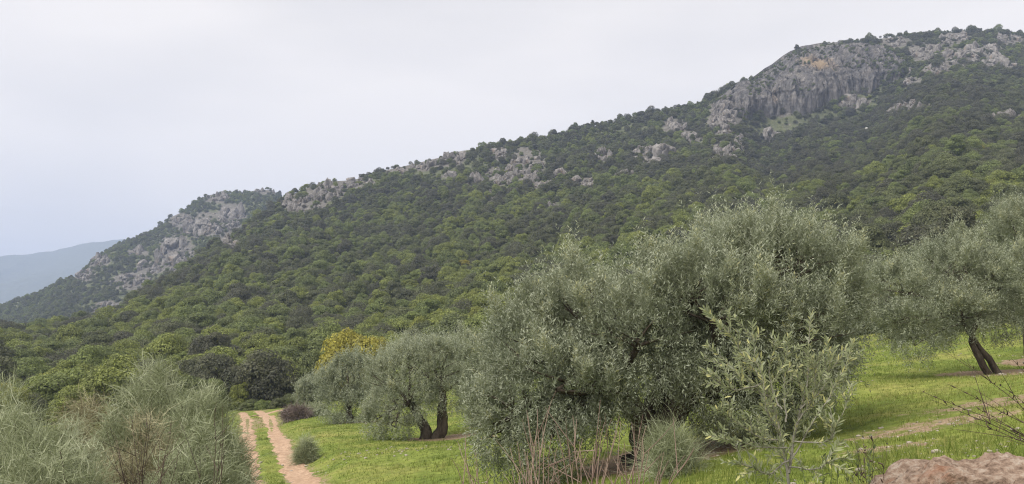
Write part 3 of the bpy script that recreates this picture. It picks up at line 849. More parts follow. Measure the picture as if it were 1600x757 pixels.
def oak(loc, sxy, sz, tint, ci, label, group, seed, name='holm_oak'):
    o = empty(name, loc, (seed * 1.7) % 6.28, (sxy, sxy, sz))
    tag(o, label, 'oak tree' if name == 'holm_oak' else 'tree', group)
    t = obj('trunk', TRUNKS[seed % 2], None, o)
    c = obj('crown', CROWNS[ci], None, o); c['tint'] = float(tint)
    return o, c
src = {}
for i, (px, py, Y, sx, sz, ti, ci, lab) in enumerate(HERO):
    loc = surf_y(px, Y, py); loc[2] -= 0.1
    o, c = oak(loc, sx, sz, ti, ci, lab, 'oaks of the forest edge', i)
    src.setdefault(ci, c)
    d = np.hypot(PTS[:, 0] - loc[0], PTS[:, 1] - loc[1])
    PTS = PTS[(d > 2.4 * sx) & ~((i == 4) & (np.abs(PTS[:, 0] - loc[0]) < 5.5) & (PTS[:, 1] < loc[1] + 2))]
# a dense hem of oaks so that no gap shows under the first row
# the rest: pick the trees that show largest, nearest first, not hidden behind nearer ones
order = np.argsort(PTS[:, 1])
hor = np.full(1800, -9.0)
_, FE = ray(0, 640)
def block(px0, px1, pyt):
    a, b = int(max(px0 + 100, 0)), int(min(px1 + 100, 1799))
    e = ray(800, pyt)[1]
    hor[a:b] = np.maximum(hor[a:b], e)
for b_ in ((0, 170, 610), (170, 280, 590), (280, 385, 610), (465, 560, 580), (560, 720, 550), (720, 800, 530), (800, 880, 450), (880, 1000, 420), (1000, 1080, 350), (1080, 1280, 310), (1280, 1340, 370), (1340, 1440, 430), (1440, 1540, 370), (1540, 1600, 330)):
    block(*b_)
IND, REST = [], []
for i in order:
    x, y, z, s, ti, wh = PTS[i]
    if len(IND) < 284 and wh == 0:
        p, pt = topix(x, y, z + 4.2 * s)
        hw = 2.2 * s * FPX / y
        if hw < p < W0 - hw and 0 < pt < H0:
            a, b = int(p - hw * 0.7) + 100, int(p + hw * 0.7) + 100
            et = (z + 4.2 * s) / y
            vis = (et - np.maximum(hor[a:b], (z) / y)).mean() / (4.2 * s / y)
            if vis > 0.35:
                IND.append(i)
            a, b = int(p - hw * 0.5) + 100, int(p + hw * 0.5) + 100
            hor[a:b] = np.maximum(hor[a:b], (z + 3.6 * s) / y)
            if vis > 0.35: continue
    REST.append(i)
def tint_word(t):
    return ('dark grey-green' if t < 0.2 else 'dull green' if t < 0.4 else 'mid green' if t < 0.56 else 'bright green' if t < 0.72 else 'yellow-green')
def zone(px, y):
    if px < 170: w = 'above the leftmost broom bushes'
    elif px < 300: w = 'above the tallest broom bush'
    elif px < 400: w = 'behind the silvery broom bush'
    elif px < 500: w = 'above the end of the track'
    elif px < 620: w = 'behind the golden tree'
    elif px < 760: w = 'above the twin-stemmed olive'
    elif px < 900: w = 'above the largest olive left shoulder'
    elif px < 1050: w = 'left of the largest olive top'
    elif px < 1330: w = 'above the largest olive'
    elif px < 1460: w = 'between the largest and the leaning olive'
    else: w = 'above the leaning olive'
    return w
from collections import Counter
plan = []
for n_, i in enumerate(IND):
    x, y, z, s, ti, wh = PTS[i]
    p, pt = topix(x, y, z)
    sw = 'small' if s < 0.62 else 'broad' if s > 1.0 else 'rounded'
    plan.append((f'{sw} {tint_word(ti)} oak in the forest {zone(p, y)}', i))
cnt = Counter(l for l, _ in plan)
ORD = ['leftmost', 'second from left', 'third from left', 'fourth from left', 'fifth from left', 'sixth from left', 'seventh from left', 'eighth from left',
       'ninth from left', 'tenth from left', 'eleventh from left', 'twelfth from left', 'thirteenth from left', 'fourteenth from left', 'fifteenth from left', 'sixteenth from left']
byl = {}
for l, i in plan: byl.setdefault(l, []).append(i)
final = {}
for l, L in byl.items():
    L = sorted(L, key=lambda i: PTS[i][0] / PTS[i][1])
    for k, i in enumerate(L):
        final[i] = l if len(L) == 1 else (('rightmost' if k == len(L) - 1 else ORD[min(k, 15)]) + ' of the ' + l.replace(' oak ', ' oaks ').replace('in the forest ', ''))
plan = [(final[i], i) for _, i in plan]
for n_, (lab, i) in enumerate(plan):
    x, y, z, s, ti, wh = PTS[i]
    rr = random.Random(int(i))
    ci = 5 if ti < 0.14 and rr.random() < 0.6 else rr.randrange(5)
    oak((x, y, z - 0.15), s * rr.uniform(0.95, 1.15), s * rr.uniform(0.9, 1.1), ti, ci, lab, 'oaks of the lower forest', n_)

# everything farther or hidden: one scattered wood, carried by points
RP = PTS[REST]
pm = mesh_np('wood_points', RP[:, :3] - np.array((0, 0, 0.15)), np.zeros((0, 3), int)) if False else None
pm = bpy.data.meshes.new('distant_wood'); pm.vertices.add(len(RP))
pm.vertices.foreach_set('co', (RP[:, :3] - np.array((0, 0, 0.15))).astype(np.float32).ravel())
def pattr(n, a, typ='FLOAT'):
    A = pm.attributes.new(n, typ, 'POINT'); A.data.foreach_set('value', np.ascontiguousarray(a))
pattr('tint', RP[:, 4].astype(np.float32)); pattr('tsize', RP[:, 3].astype(np.float32))
pattr('squat', rng.uniform(0.7, 1.35, len(RP)).astype(np.float32))
pattr('spin', rng.uniform(0, 6.28, len(RP)).astype(np.float32))
ci_ = rng.integers(0, 5, len(RP)); ci_ = np.where((RP[:, 4] < 0.14) & (rng.random(len(RP)) < .5), 5, ci_)
pattr('pick', ci_.astype(np.int32), 'INT')
wood = bpy.data.objects.new('distant_wood', pm); COL.objects.link(wood)
tag(wood, 'dense evergreen oak wood covering the upper slopes', 'woodland', None, 'stuff')
ng = bpy.data.node_groups.new('wood_scatter', 'GeometryNodeTree')
ng.interface.new_socket('Geometry', in_out='INPUT', socket_type='NodeSocketGeometry')
ng.interface.new_socket('Geometry', in_out='OUTPUT', socket_type='NodeSocketGeometry')
N = ng.nodes; Lk = ng.links
gi = N.new('NodeGroupInput'); go = N.new('NodeGroupOutput')
g2i = N.new('GeometryNodeGeometryToInstance')
for ci in reversed(range(6)):
    oi = N.new('GeometryNodeObjectInfo'); oi.transform_space = 'ORIGINAL'; oi.inputs['Object'].default_value = src[ci]; oi.inputs['As Instance'].default_value = False
    Lk.new(oi.outputs['Geometry'], g2i.inputs[0])
iop = N.new('GeometryNodeInstanceOnPoints'); iop.inputs['Pick Instance'].default_value = True
def named(n, t):
    a = N.new('GeometryNodeInputNamedAttribute'); a.data_type = t; a.inputs['Name'].default_value = n
    return a.outputs['Attribute']
cx = N.new('ShaderNodeCombineXYZ'); Lk.new(named('spin', 'FLOAT'), cx.inputs['Z'])
Lk.new(gi.outputs[0], iop.inputs['Points']); Lk.new(g2i.outputs[0], iop.inputs['Instance'])
Lk.new(named('pick', 'INT'), iop.inputs['Instance Index']); Lk.new(cx.outputs[0], iop.inputs['Rotation'])
sx_ = N.new('ShaderNodeCombineXYZ'); ts_ = named('tsize', 'FLOAT')
mz_ = N.new('ShaderNodeMath'); mz_.operation = 'MULTIPLY'; Lk.new(ts_, mz_.inputs[0]); Lk.new(named('squat', 'FLOAT'), mz_.inputs[1])
Lk.new(ts_, sx_.inputs['X']); Lk.new(ts_, sx_.inputs['Y']); Lk.new(mz_.outputs[0], sx_.inputs['Z']); Lk.new(sx_.outputs[0], iop.inputs['Scale'])
Lk.new(iop.outputs[0], go.inputs[0])
md = wood.modifiers.new('scatter', 'NODES'); md.node_group = ng
print('forest', len(PTS), 'individuals', len(IND))

# ------------------------------------------------------------------ olive foliage
def leaf_quads(B, D, Lh, Wd, r, roll=None):
    """rhombic leaves from base B along D: 4 vertices each"""
    n = len(B)
    side = unit(np.cross(D, r.normal(size=(n, 3)) * 0.8 + np.array((0, 0, 1.0))))
    up = np.cross(side, D)
    mid = B + D * (Lh * 0.5)[:, None] + up * (Lh * 0.05)[:, None]
    return np.stack([B, mid - side * (Wd * .5)[:, None], B + D * Lh[:, None], mid + side * (Wd * .5)[:, None]], 1).reshape(-1, 3)

def foliage(blobs, ntw, nleaf, leaf, wid, tw_len, seed, shoots=0.2, droop=0.45, lowcut=None):
    r = np.random.default_rng(seed)
    Bl = np.array(blobs, float)      # cx cy cz rx ry rz
    area = (Bl[:, 3] * Bl[:, 4] + Bl[:, 3] * Bl[:, 5] + Bl[:, 4] * Bl[:, 5])
    m = int(ntw * 2.2)
    k = r.choice(len(Bl), m, p=area / area.sum())
    d = unit(r.normal(size=(m, 3)))
    rad = 1.0 - np.abs(r.normal(0, 0.22, m))
    # clumpiness: push shells in and out with noise so the outline is uneven
    P0 = Bl[k, :3] + d * Bl[k, 3:] * rad[:, None]
    bump = fbm(P0[:, 0] * 1.3, P0[:, 1] * 1.3, P0[:, 2] * 1.3, seed, 3)
    P = Bl[k, :3] + d * Bl[k, 3:] * (rad * (0.97 + 0.36 * bump))[:, None]
    ins = np.zeros(m, bool)
    for j in range(len(Bl)):
        ins |= (((P - Bl[j, :3]) / Bl[j, 3:]) ** 2).sum(1) < 0.42
    # leave gaps
    gap = fbm(P[:, 0] * 2.3, P[:, 1] * 2.3, P[:, 2] * 2.3, seed + 50, 2) < -0.36
    keep = ~ins & ~gap
    if lowcut is not None: keep &= P[:, 2] > lowcut + 0.25 * r.random(m)
    idx = np.nonzero(keep)[0][:ntw]
    P, d, k, bump = P[idx], d[idx], k[idx], bump[idx]
    n = len(P)
    o = unit(d * (1 / Bl[k, 3:]))
    # a share of the twigs is gathered into upright sprays that break the outline
    nsp = max(6, n // 90); c_ = np.nonzero(o[:, 2] > -0.15)[0]
    if len(c_):
        sp = r.choice(c_, nsp); who = np.nonzero(r.random(n) < 0.42)[0]; g_ = r.integers(0, nsp, len(who))
        al = r.random(len(who)) ** 0.8; axs = unit(o[sp] * 0.55 + np.array((0, 0, 0.8)) + r.normal(size=(nsp, 3)) * 0.28)
        ls = tw_len * r.uniform(0.9, 2.4, nsp) * (1.0 if ntw > 20000 else 0.62)
        P[who] = P[sp[g_]] - axs[g_] * tw_len * 0.6 + axs[g_] * (al * ls[g_])[:, None] + r.normal(size=(len(who), 3)) * (tw_len * 0.30 * (1.05 - al))[:, None]
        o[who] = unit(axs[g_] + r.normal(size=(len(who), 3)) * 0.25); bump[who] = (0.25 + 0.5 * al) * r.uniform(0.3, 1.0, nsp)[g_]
    upw = np.where(o[:, 2] > -0.1, 0.75, -droop)[:, None] * np.array((0, 0, 1.0))
    ax = unit(o * 0.8 + upw + r.normal(size=(n, 3)) * 0.32)
    L = tw_len * r.uniform(0.6, 1.3, n)
    sh = (r.random(n) < shoots) & (o[:, 2] > 0.1)
    L = np.where(sh, L * 2.0, L); ax = np.where(sh[:, None], unit(ax + np.array((0, 0, 0.9))), ax)
    sag = np.where(o[:, 2] > 0.2, 0.05, 0.35)
    t = np.linspace(0.05, 1, nleaf)
    TT = np.repeat(t[None, :], n, 0) + r.uniform(-0.03, 0.03, (n, nleaf))
    Bp = P[:, None, :] + ax[:, None, :] * (L[:, None] * TT)[:, :, None]
    Bp[:, :, 2] -= (sag * L)[:, None] * TT ** 2
    s1 = unit(np.cross(ax, r.normal(size=(n, 3)))); s2 = np.cross(ax, s1)
    ph = (np.arange(nleaf) % 2) * np.pi + (np.arange(nleaf) // 2) * 1.57
    ph = ph[None, :] + r.uniform(0, 6.28, n)[:, None]
    out = np.cos(ph)[:, :, None] * s1[:, None, :] + np.sin(ph)[:, :, None] * s2[:, None, :]
    D = unit(ax[:, None, :] * 0.75 + out * 0.75 + r.normal(size=(n, nleaf, 3)) * 0.18)
    nl = n * nleaf
    Lh = leaf * r.uniform(0.65, 1.2, nl); Wd = wid * r.uniform(0.75, 1.25, nl)
    V = leaf_quads(Bp.reshape(-1, 3), D.reshape(-1, 3), Lh, Wd, r)
    F = np.arange(4 * nl).reshape(-1, 4)
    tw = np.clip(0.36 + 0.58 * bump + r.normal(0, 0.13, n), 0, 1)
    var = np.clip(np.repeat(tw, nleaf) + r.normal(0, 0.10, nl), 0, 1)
    return V, F, np.repeat(var, 4), P

def olive_tree(label, base, ppm, blobs_px, stems, ntw, nleaf, leaf, wid, tw_len, seed, depth=0.85, group='olive trees in the meadow', lowcut=None, trunk_r=0.2, extra=None, mat='olive'):
    """blobs_px: (px, py, rx, ry, depth offset m) in the photograph's pixels, turned into metres at the tree's own distance"""
    base = np.asarray(base, float)
    base = np.array((base[0], base[1], float(gz(base[0], base[1]))))
    o = empty('olive_tree', base); tag(o, label, 'olive tree', group)
    r = np.random.default_rng(seed)
    bl = []
    for (px, py, rx, ry, dy) in blobs_px:
        Y = base[1] + dy
        c = at(px, py, Y) - base
        k = Y / FPX
        bl.append((c[0], c[1], c[2], rx * k, max(rx, ry) * k * depth, ry * k))
    V, F, var, P = foliage(bl, ntw, nleaf, leaf, wid, tw_len, seed, lowcut=lowcut)
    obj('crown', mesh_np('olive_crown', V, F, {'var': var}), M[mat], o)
    # trunk and limbs
    mb = MB(); tips = []
    for st in stems:
        pts = np.array([at(px, py, base[1] + dy) - base for (px, py, dy) in st])
        pts[0] = pts[0] * np.array((1, 1, 0)) + np.array((0, 0, -0.25))
        S_ = spline(pts, 14)
        rad = np.linspace(trunk_r * 1.25, trunk_r * 0.62, 14); rad[0] *= 1.5; rad[1] *= 1.2
        S_[1:] += r.normal(size=(13, 3)) * trunk_r * 0.10
        mb.tube(S_, rad, 12, rough=0.13); tips.append(S_[-1])
    obj('trunk', mb.mesh('olive_trunk', True), M['bark'], o)
    mb = MB(); n0 = 0
    for b in bl:
        c = np.array(b[:3]); t = min(tips, key=lambda q: np.linalg.norm(q - c))
        midp = t * 0.5 + c * 0.5 + np.array((0, 0, 0.2 * np.linalg.norm(c - t))) + r.normal(size=3) * 0.15
        mb.tube(bez(t, midp, c, 9), np.linspace(trunk_r * 0.42, trunk_r * 0.14, 9), 6)
        for j in range(9):
            dd = unit(r.normal(size=3)); dd[2] = abs(dd[2]) * 0.8
            s0 = bez(t, midp, c, 9)[r.integers(4, 9)]; e = c + dd * np.array(b[3:]) * 0.92
            mb.tube(bez(s0, (s0 + e) / 2 + r.normal(size=3) * 0.15, e, 6), np.linspace(trunk_r * 0.12, trunk_r * 0.03, 6), 4)
    obj('limbs', mb.mesh('olive_limbs', True), M['bark'], o)
    return o

# the largest olive
olive_tree('largest olive tree with broad grey-green crown and dark leaning trunk', OLIVE_BASES[0], None,
    [(1150, 406, 86, 58, 0.6), (1208, 426, 106, 76, 0.2), (1084, 446, 60, 66, 0.0), (1265, 440, 75, 80, 0.3), (1245, 520, 98, 80, -0.5), (1295, 500, 52, 72, 0.8),
     (1120, 500, 110, 95, -1.0), (1062, 468, 80, 80, -0.4), (1000, 540, 100, 80, -0.9), (960, 496, 64, 48, 0.5), (900, 488, 56, 60, -0.3), (840, 522, 56, 58, 0.2),
     (820, 570, 74, 82, -0.3), (800, 640, 58, 62, -0.6), (870, 610, 75, 72, -1.2), (860, 685, 46, 38, -0.9), (930, 615, 62, 50, -1.0), (1160, 590, 85, 60, -0.8),
     (1230, 600, 60, 48, -0.2), (1110, 615, 52, 34, -0.3), (1170, 470, 120, 90, 1.6), (1000, 530, 100, 72, 1.5), (880, 560, 80, 80, 1.2), (770, 665, 34, 40, -0.2), (900, 664, 52, 40, -0.6), (838, 692, 48, 34, -0.4), (782, 694, 34, 28, 0.0), (1125, 640, 56, 34, 0.6), (1195, 640, 56, 34, 0.3), (1290, 580, 36, 36, 0.2)],
    [[(1012, 724, 0), (1008, 690, 0), (1000, 655, 0.1), (965, 610, 0.1)], [(1018, 724, 0.1), (1022, 690, 0.2), (1050, 650, 0.2), (1100, 590, 0.2)], [(1010, 724, 0.3), (1015, 680, 0.4), (1030, 620, 0.7), (1060, 540, 0.8)]],
    24500, 14, 0.096, 0.019, 0.34, 501, trunk_r=0.30)
# the olive with two dark stems beside the track meadow
olive_tree('mid-distance olive tree on two dark stems above a soil mound', OLIVE_BASES[1], None,
    [(640, 590, 55, 48, 0), (690, 575, 52, 42, 0.3), (615, 640, 42, 42, -0.5), (600, 600, 32, 36, 0), (640, 625, 40, 30, -1.0), (705, 605, 34, 36, 0), (672, 552, 30, 22, 0.3), (618, 668, 26, 22, -0.6), (590, 655, 22, 26, -0.2), (650, 580, 60, 45, 1.6)],
    [[(662, 694, 0), (665, 675, 0), (655, 655, 0), (640, 630, 0)], [(676, 692, 0.2), (688, 670, 0.2), (690, 640, 0.2), (692, 610, 0.2)]],
    8000, 10, 0.11, 0.026, 0.36, 502, trunk_r=0.24, lowcut=0.15)
olive_tree('olive tree half hidden behind the left flank of the largest olive', OLIVE_BASES[6], None,
    [(745, 580, 42, 42, 0), (730, 550, 34, 26, 0.4), (770, 560, 36, 34, 0.2), (745, 620, 34, 30, -0.3), (770, 610, 30, 34, 0.3)],
    [[(742, 668, 0), (742, 650, 0), (746, 630, 0), (748, 605, 0)]],
    4200, 10, 0.115, 0.029, 0.38, 503, trunk_r=0.16)
olive_tree('third olive tree back along the track, rounded crown on a short trunk', OLIVE_BASES[2], None,
    [(540, 600, 34, 34, 0), (565, 590, 32, 28, 0.5), (520, 625, 26, 30, -0.5), (550, 635, 32, 26, -0.8), (575, 615, 26, 34, 0), (510, 600, 18, 24, 0), (545, 572, 26, 16, 0.4)],
    [[(548, 668, 0), (546, 655, 0), (545, 640, 0), (545, 615, 0)]],
    5200, 10, 0.14, 0.037, 0.42, 504, trunk_r=0.24)
olive_tree('smallest and farthest olive tree at the bend of the track', OLIVE_BASES[3], None,
    [(482, 612, 18, 16, 0), (474, 625, 13, 12, 0), (494, 608, 14, 18, 0.6), (488, 626, 14, 11, -0.4), (500, 618, 14, 16, 0.8)],
    [[(484, 641, 0), (484, 636, 0), (483, 630, 0), (483, 615, 0)]],
    3000, 10, 0.15, 0.04, 0.42, 505, trunk_r=0.15)
# right-hand olives
olive_tree('leaning olive tree at the right with trunk slanting to the left', OLIVE_BASES[4], None,
    [(1478, 425, 62, 50, 0), (1500, 392, 40, 28, 0.2), (1420, 460, 56, 46, -0.4), (1375, 455, 40, 46, 0), (1350, 478, 34, 40, 0.5), (1440, 505, 56, 40, -0.8), (1530, 450, 52, 56, 0), (1560, 485, 46, 44, 0.4), (1395, 505, 36, 30, -0.2), (1500, 490, 52, 36, -0.6), (1470, 450, 62, 56, 1.4), (1430, 540, 28, 20, -0.5), (1585, 440, 36, 44, 0.6)],
    [[(1566, 583, 0), (1545, 562, 0), (1528, 540, 0), (1505, 505, 0)], [(1552, 583, -0.2), (1530, 560, -0.3), (1518, 530, -0.2), (1530, 495, 0)]],
    10500, 12, 0.092, 0.0205, 0.32, 506, trunk_r=0.095)
olive_tree('olive tree at the right edge rising behind the leaning olive', OLIVE_BASES[5], None,
    [(1600, 380, 50, 58, 0), (1580, 345, 30, 30, 0.2), (1620, 440, 50, 50, 0), (1640, 380, 50, 60, 0.3), (1590, 430, 34, 40, 0.6), (1630, 490, 40, 36, -0.3)],
    [[(1612, 580, 0), (1608, 540, 0), (1606, 510, 0), (1612, 450, 0)]],
    6500, 11, 0.095, 0.022, 0.34, 507, trunk_r=0.17)

# ------------------------------------------------------------------ young olive in front
def sapling():
    Y = 5.4
    r = np.random.default_rng(601)
    base = at(1232, 800, Y); base[2] = float(gz(base[0], base[1]))
    o = empty('olive_sapling', base); tag(o, 'young olive shoot with pale upright leafy branches in front of the largest olive', 'olive sapling')
    stems = [  # px paths (x, y, dy), leafy from the given fraction
        ([(1236, 830, 0), (1232, 757, 0), (1222, 690, 0.05), (1200, 620, 0.1), (1165, 560, 0.1), (1135, 520, 0.12), (1102, 482, 0.15)], 0.35),
        ([(1232, 740, 0), (1240, 680, 0.1), (1258, 610, 0.15), (1262, 550, 0.2), (1266, 490, 0.2)], 0.3),
        ([(1236, 720, 0), (1270, 660, -0.05), (1300, 610, -0.1), (1322, 570, -0.1), (1334, 532, -0.1)], 0.25),
        ([(1218, 680, 0), (1200, 640, -0.1), (1190, 590, -0.12), (1180, 550, -0.1), (1176, 505, -0.1)], 0.2),
        ([(1200, 620, 0.1), (1160, 590, 0.1), (1130, 560, 0.2), (1106, 540, 0.2)], 0.15),
        ([(1226, 690, 0), (1180, 680, -0.2), (1140, 650, -0.25), (1118, 640, -0.3)], 0.2),
        ([(1230, 700, 0), (1190, 700, -0.2), (1150, 690, -0.2), (1124, 682, -0.3)], 0.2),
        ([(1228, 660, 0.0), (1225, 600, 0.1), (1228, 560, 0.15), (1232, 525, 0.15)], 0.15),
        ([(1250, 640, 0.1), (1290, 600, 0.2), (1296, 560, 0.25), (1290, 530, 0.3)], 0.2),
        ([(1240, 690, 0), (1290, 690, -0.15), (1310, 660, -0.2), (1332, 600, -0.2)], 0.3),
        ([(1190, 600, 0.1), (1150, 610, -0.05), (1128, 600, -0.1), (1112, 580, -0.1)], 0.2),
        ([(1222, 640, 0), (1204, 600, 0.1), (1206, 560, 0.1), (1214, 530, 0.1)], 0.2),
        ([(1232, 720, 0), (1200, 740, -0.2), (1170, 730, -0.3), (1150, 722, -0.3)], 0.2),
        ([(1234, 730, 0), (1275, 735, -0.2), (1300, 720, -0.3), (1330, 715, -0.3)], 0.2),
        ([(1246, 660, 0.1), (1270, 620, 0.1), (1275, 580, 0.1), (1270, 560, 0.1)], 0.2),
    ]
    mb = MB(); LB, LD = [], []
    for k, (pp, f0) in enumerate(stems):
        pts = np.array([at(a, b, Y + c) - base for a, b, c in pp])
        if k == 0: pts[0][2] = -0.1
        n = 26; P = spline(pts, n)
        ln = np.linalg.norm(np.diff(P, axis=0), axis=1).sum()
        P[2:] += np.stack([0.012 * fbm(np.arange(n - 2) / 3.0, np.full(n - 2, k * 7.0 + c_), seed=610, octv=2) for c_ in range(3)], -1)
        mb.tube(P, np.linspace(0.012 if k < 2 else 0.006, 0.0016, n), 6)
        f0 *= 0.6; nl = int(ln * (1 - f0) / 0.0135)
        for j in range(nl):
            t = f0 + (1 - f0) * (j + r.uniform(-.3, .3)) / nl; x = np.clip(t * (n - 1), 0, n - 1.001); i = int(x); u = x - i
            p = P[i] * (1 - u) + P[i + 1] * u; tg = unit(P[i + 1] - P[i])
            s1 = unit(np.cross(tg, np.array((0.3, 1, 0.2)))); s2 = np.cross(tg, s1)
            ph = (j % 2) * 1.57 + r.uniform(-.4, .4)
            for sg in (1, -1):
                LB.append(p); LD.append(unit(tg * r.uniform(0.55, 1.0) + sg * (math.cos(ph) * s1 + math.sin(ph) * s2) * 0.75 + np.array((0, 0, 0.15))))
            # short side twigs with their own leaves
            if r.random() < 0.20 and t < 0.85:
                dd = unit(tg * 0.7 + (math.cos(ph + .8) * s1 + math.sin(ph + .8) * s2) * r.choice((-1, 1)) * 0.9 + np.array((0, 0, .3)))
                l2 = r.uniform(0.07, 0.2); e = p + dd * l2
                mb.tube(np.array([p, (p + e) / 2 + (0, 0, -0.004), e]), (0.0026, 0.002, 0.0012), 4)
                for m in range(int(l2 / 0.018)):
                    a = p + dd * l2 * (m + 1) / int(l2 / 0.018)
                    w1 = unit(np.cross(dd, r.normal(size=3)))
                    for sg in (1, -1):
                        LB.append(a); LD.append(unit(dd * 0.75 + sg * w1 * 0.7))
    LB, LD = np.array(LB), np.array(LD); n = len(LB)
    Lh = 0.053 * r.uniform(0.45, 1.2, n); Wd = 0.0125 * r.uniform(0.8, 1.2, n)
    side = unit(np.cross(LD, r.normal(size=(n, 3)) * 0.6 + np.array((0, -0.6, 0.8)))); up = np.cross(side, LD)
    def p_(t, w, h): return LB + LD * (Lh * t)[:, None] + side * (Wd * w)[:, None] + up * (Lh * h)[:, None]
    V = np.stack([p_(0, 0, 0), p_(.3, -.45, .05), p_(.68, -.42, .07), p_(1, 0, 0.02), p_(.68, .42, .07), p_(.3, .45, .05), p_(.3, 0, 0.0), p_(.68, 0, 0.02)], 1).reshape(-1, 3)
    b8 = np.arange(n)[:, None] * 8
    F = np.stack([b8 + np.array(f) for f in ((0, 6, 1, 1), (1, 6, 7, 2), (2, 7, 3, 3), (0, 5, 6, 6), (6, 5, 4, 7), (7, 4, 3, 3))], 1).reshape(-1, 4)
    # triangles written as triangles
    tri = np.concatenate([np.stack([F[:, 0], F[:, 1], F[:, 2]], -1), np.stack([F[:, 0], F[:, 2], F[:, 3]], -1)])
    tri = tri[(tri[:, 0] != tri[:, 1]) & (tri[:, 1] != tri[:, 2]) & (tri[:, 0] != tri[:, 2])]
    var = np.repeat(np.clip(r.normal(0.55, 0.24, n), 0, 1), 8)
    obj('stem', mb.mesh('sapling_stem', True), M['twig'], o)
    obj('foliage', mesh_np('sapling_leaves', V, tri, {'var': var}), M['sapling'], o)
sapling()

# ------------------------------------------------------------------ broom bushes
def broom(label, base, width, height, seed, nb=240, ns=46, dry=0.0, slen=0.55, wid=0.0085, upright=0.9, name='broom_bush', group='broom bushes left of the track', stems=24, cat='bush', mat=None):
    base = np.asarray(base, float); base = np.array((base[0], base[1], float(gz(base[0], base[1]))))
    o = empty(name, base); tag(o, label, cat, group)
    r = np.random.default_rng(seed)
    rx = width / 2
    # bundle roots through a rounded volume
    d = unit(r.normal(size=(nb, 3))); d[:, 2] = np.abs(d[:, 2])
    rad = r.uniform(0.25, 1.0, nb) ** 0.5 * (1 + 0.25 * fbm(d[:, 0] * 2, d[:, 1] * 2, d[:, 2] * 2, seed))
    C = d * rad[:, None] * np.array((rx, rx * 0.8, height - slen * 0.75))
    C[:, 2] = np.maximum(C[:, 2], 0.05)
    ax = unit(d * 0.75 + np.array((0, 0, upright)) + r.normal(size=(nb, 3)) * 0.62)
    n = nb * ns
    A = np.repeat(ax, ns, 0); P0 = np.repeat(C, ns, 0) + r.normal(size=(n, 3)) * 0.07
    D = unit(A + r.normal(size=(n, 3)) * 0.48)
    L = slen * r.uniform(0.55, 1.3, n)
    bend = r.normal(size=(n, 3)) * 0.22 + np.array((0, 0, -0.22))
    side = unit(np.cross(D, r.normal(size=(n, 3)))); w = wid * r.uniform(0.6, 1.2, n)
    rows = []
    for t, wf in ((0, 1.0), (0.5, 0.8), (1.0, 0.25)):
        p = P0 + D * (L * t)[:, None] + bend * (L * t * t)[:, None]
        rows += [p - side * (w * wf * .5)[:, None], p + side * (w * wf * .5)[:, None]]
    V = np.stack(rows, 1).reshape(-1, 3)
    b6 = np.arange(n)[:, None] * 6
    F = np.stack([b6 + np.array((0, 1, 3, 2)), b6 + np.array((2, 3, 5, 4))], 1).reshape(-1, 4)
    bv = r.normal(0.46, 0.27, nb)
    var = np.clip(np.repeat(bv, ns) + r.normal(0, 0.14, n), 0, 1)
    obj('branchlets', mesh_np('broom_branchlets', V, F, {'var': np.repeat(var, 6)}), M[mat or ('broom_b' if dry > 0.5 else 'broom')], o)
    mb = MB()
    for i in range(stems):
        c = C[r.integers(0, nb)]; b = np.array((c[0] * 0.25, c[1] * 0.25, -0.1))
        mb.tube(bez(b, np.array((c[0] * .5, c[1] * .5, c[2] * .6)), c, 8), np.linspace(0.024, 0.006, 8), 5, r.random())
        for j in range(3):
            s0 = bez(b, np.array((c[0] * .5, c[1] * .5, c[2] * .6)), c, 8)[r.integers(3, 7)]
            e = s0 + unit(r.normal(size=3) + np.array((0, 0, 1.0))) * r.uniform(0.25, 0.6) * min(1, height / 1.5)
            mb.tube(np.array([s0, (s0 + e) / 2 + r.normal(size=3) * 0.03, e]), (0.009, 0.006, 0.003), 4, r.random())
    obj('stems', mb.mesh('broom_stems', True), M['darktwig'], o)
    return o
def bb(px, Y): q = ray(px, 700)[0]; return (q * Y, Y, 0)
def hb(px, pyt, Y):
    p = at(px, pyt, Y); return float(p[2] - gz(p[0], p[1]))
def thicket(label, px, pyt, Y, wpx, seed, nb, ns, **k):
    broom(label, bb(px, Y), wpx * Y / FPX, hb(px, pyt, Y), seed, nb, ns, **k)
thicket('silvery broom bush at the edge of the track, rightmost of the broom thicket', 318, 590, 12.5, 170, 701, 1300, 26, slen=0.27, upright=0.6)
thicket('tallest green broom bush in the middle of the thicket', 238, 546, 13.5, 170, 702, 1000, 28, slen=0.36, upright=0.8)
thicket('dry brownish broom bush in front of the tallest broom', 215, 656, 11.0, 160, 703, 620, 26, dry=1.0, slen=0.25, stems=30, upright=0.6)
thicket('pale broom bush at the left end of the thicket', 60, 616, 12.0, 220, 704, 1400, 26, slen=0.27, upright=0.5)
thicket('feathery broom bush at the left edge of the photo', 5, 584, 15.0, 170, 705, 800, 28, slen=0.38, upright=0.8)
thicket('low silvery broom bush in front at the left corner', 85, 684, 9.4, 260, 706, 1300, 26, slen=0.22, upright=0.5)
thicket('thin yellowish broom bush between the pale and the tallest broom', 140, 586, 14.5, 150, 707, 760, 26, dry=1.0, slen=0.32, upright=0.7)
thicket('low grey broom bush at the foot of the silvery bush', 300, 676, 10.0, 180, 708, 900, 26, slen=0.22, upright=0.5)
broom('small isolated broom bush on the bank right of the track', bb(479, 33.0), 0.7, 1.15, 709, 110, 40, slen=0.4, wid=0.012, group='small shrubs in the meadow', stems=5)
broom('small grey-green broom beside the trunk of the largest olive', bb(1052, 13.0), 0.85, 1.0, 710, 90, 40, slen=0.4, wid=0.006, group='small shrubs in the meadow', stems=5)
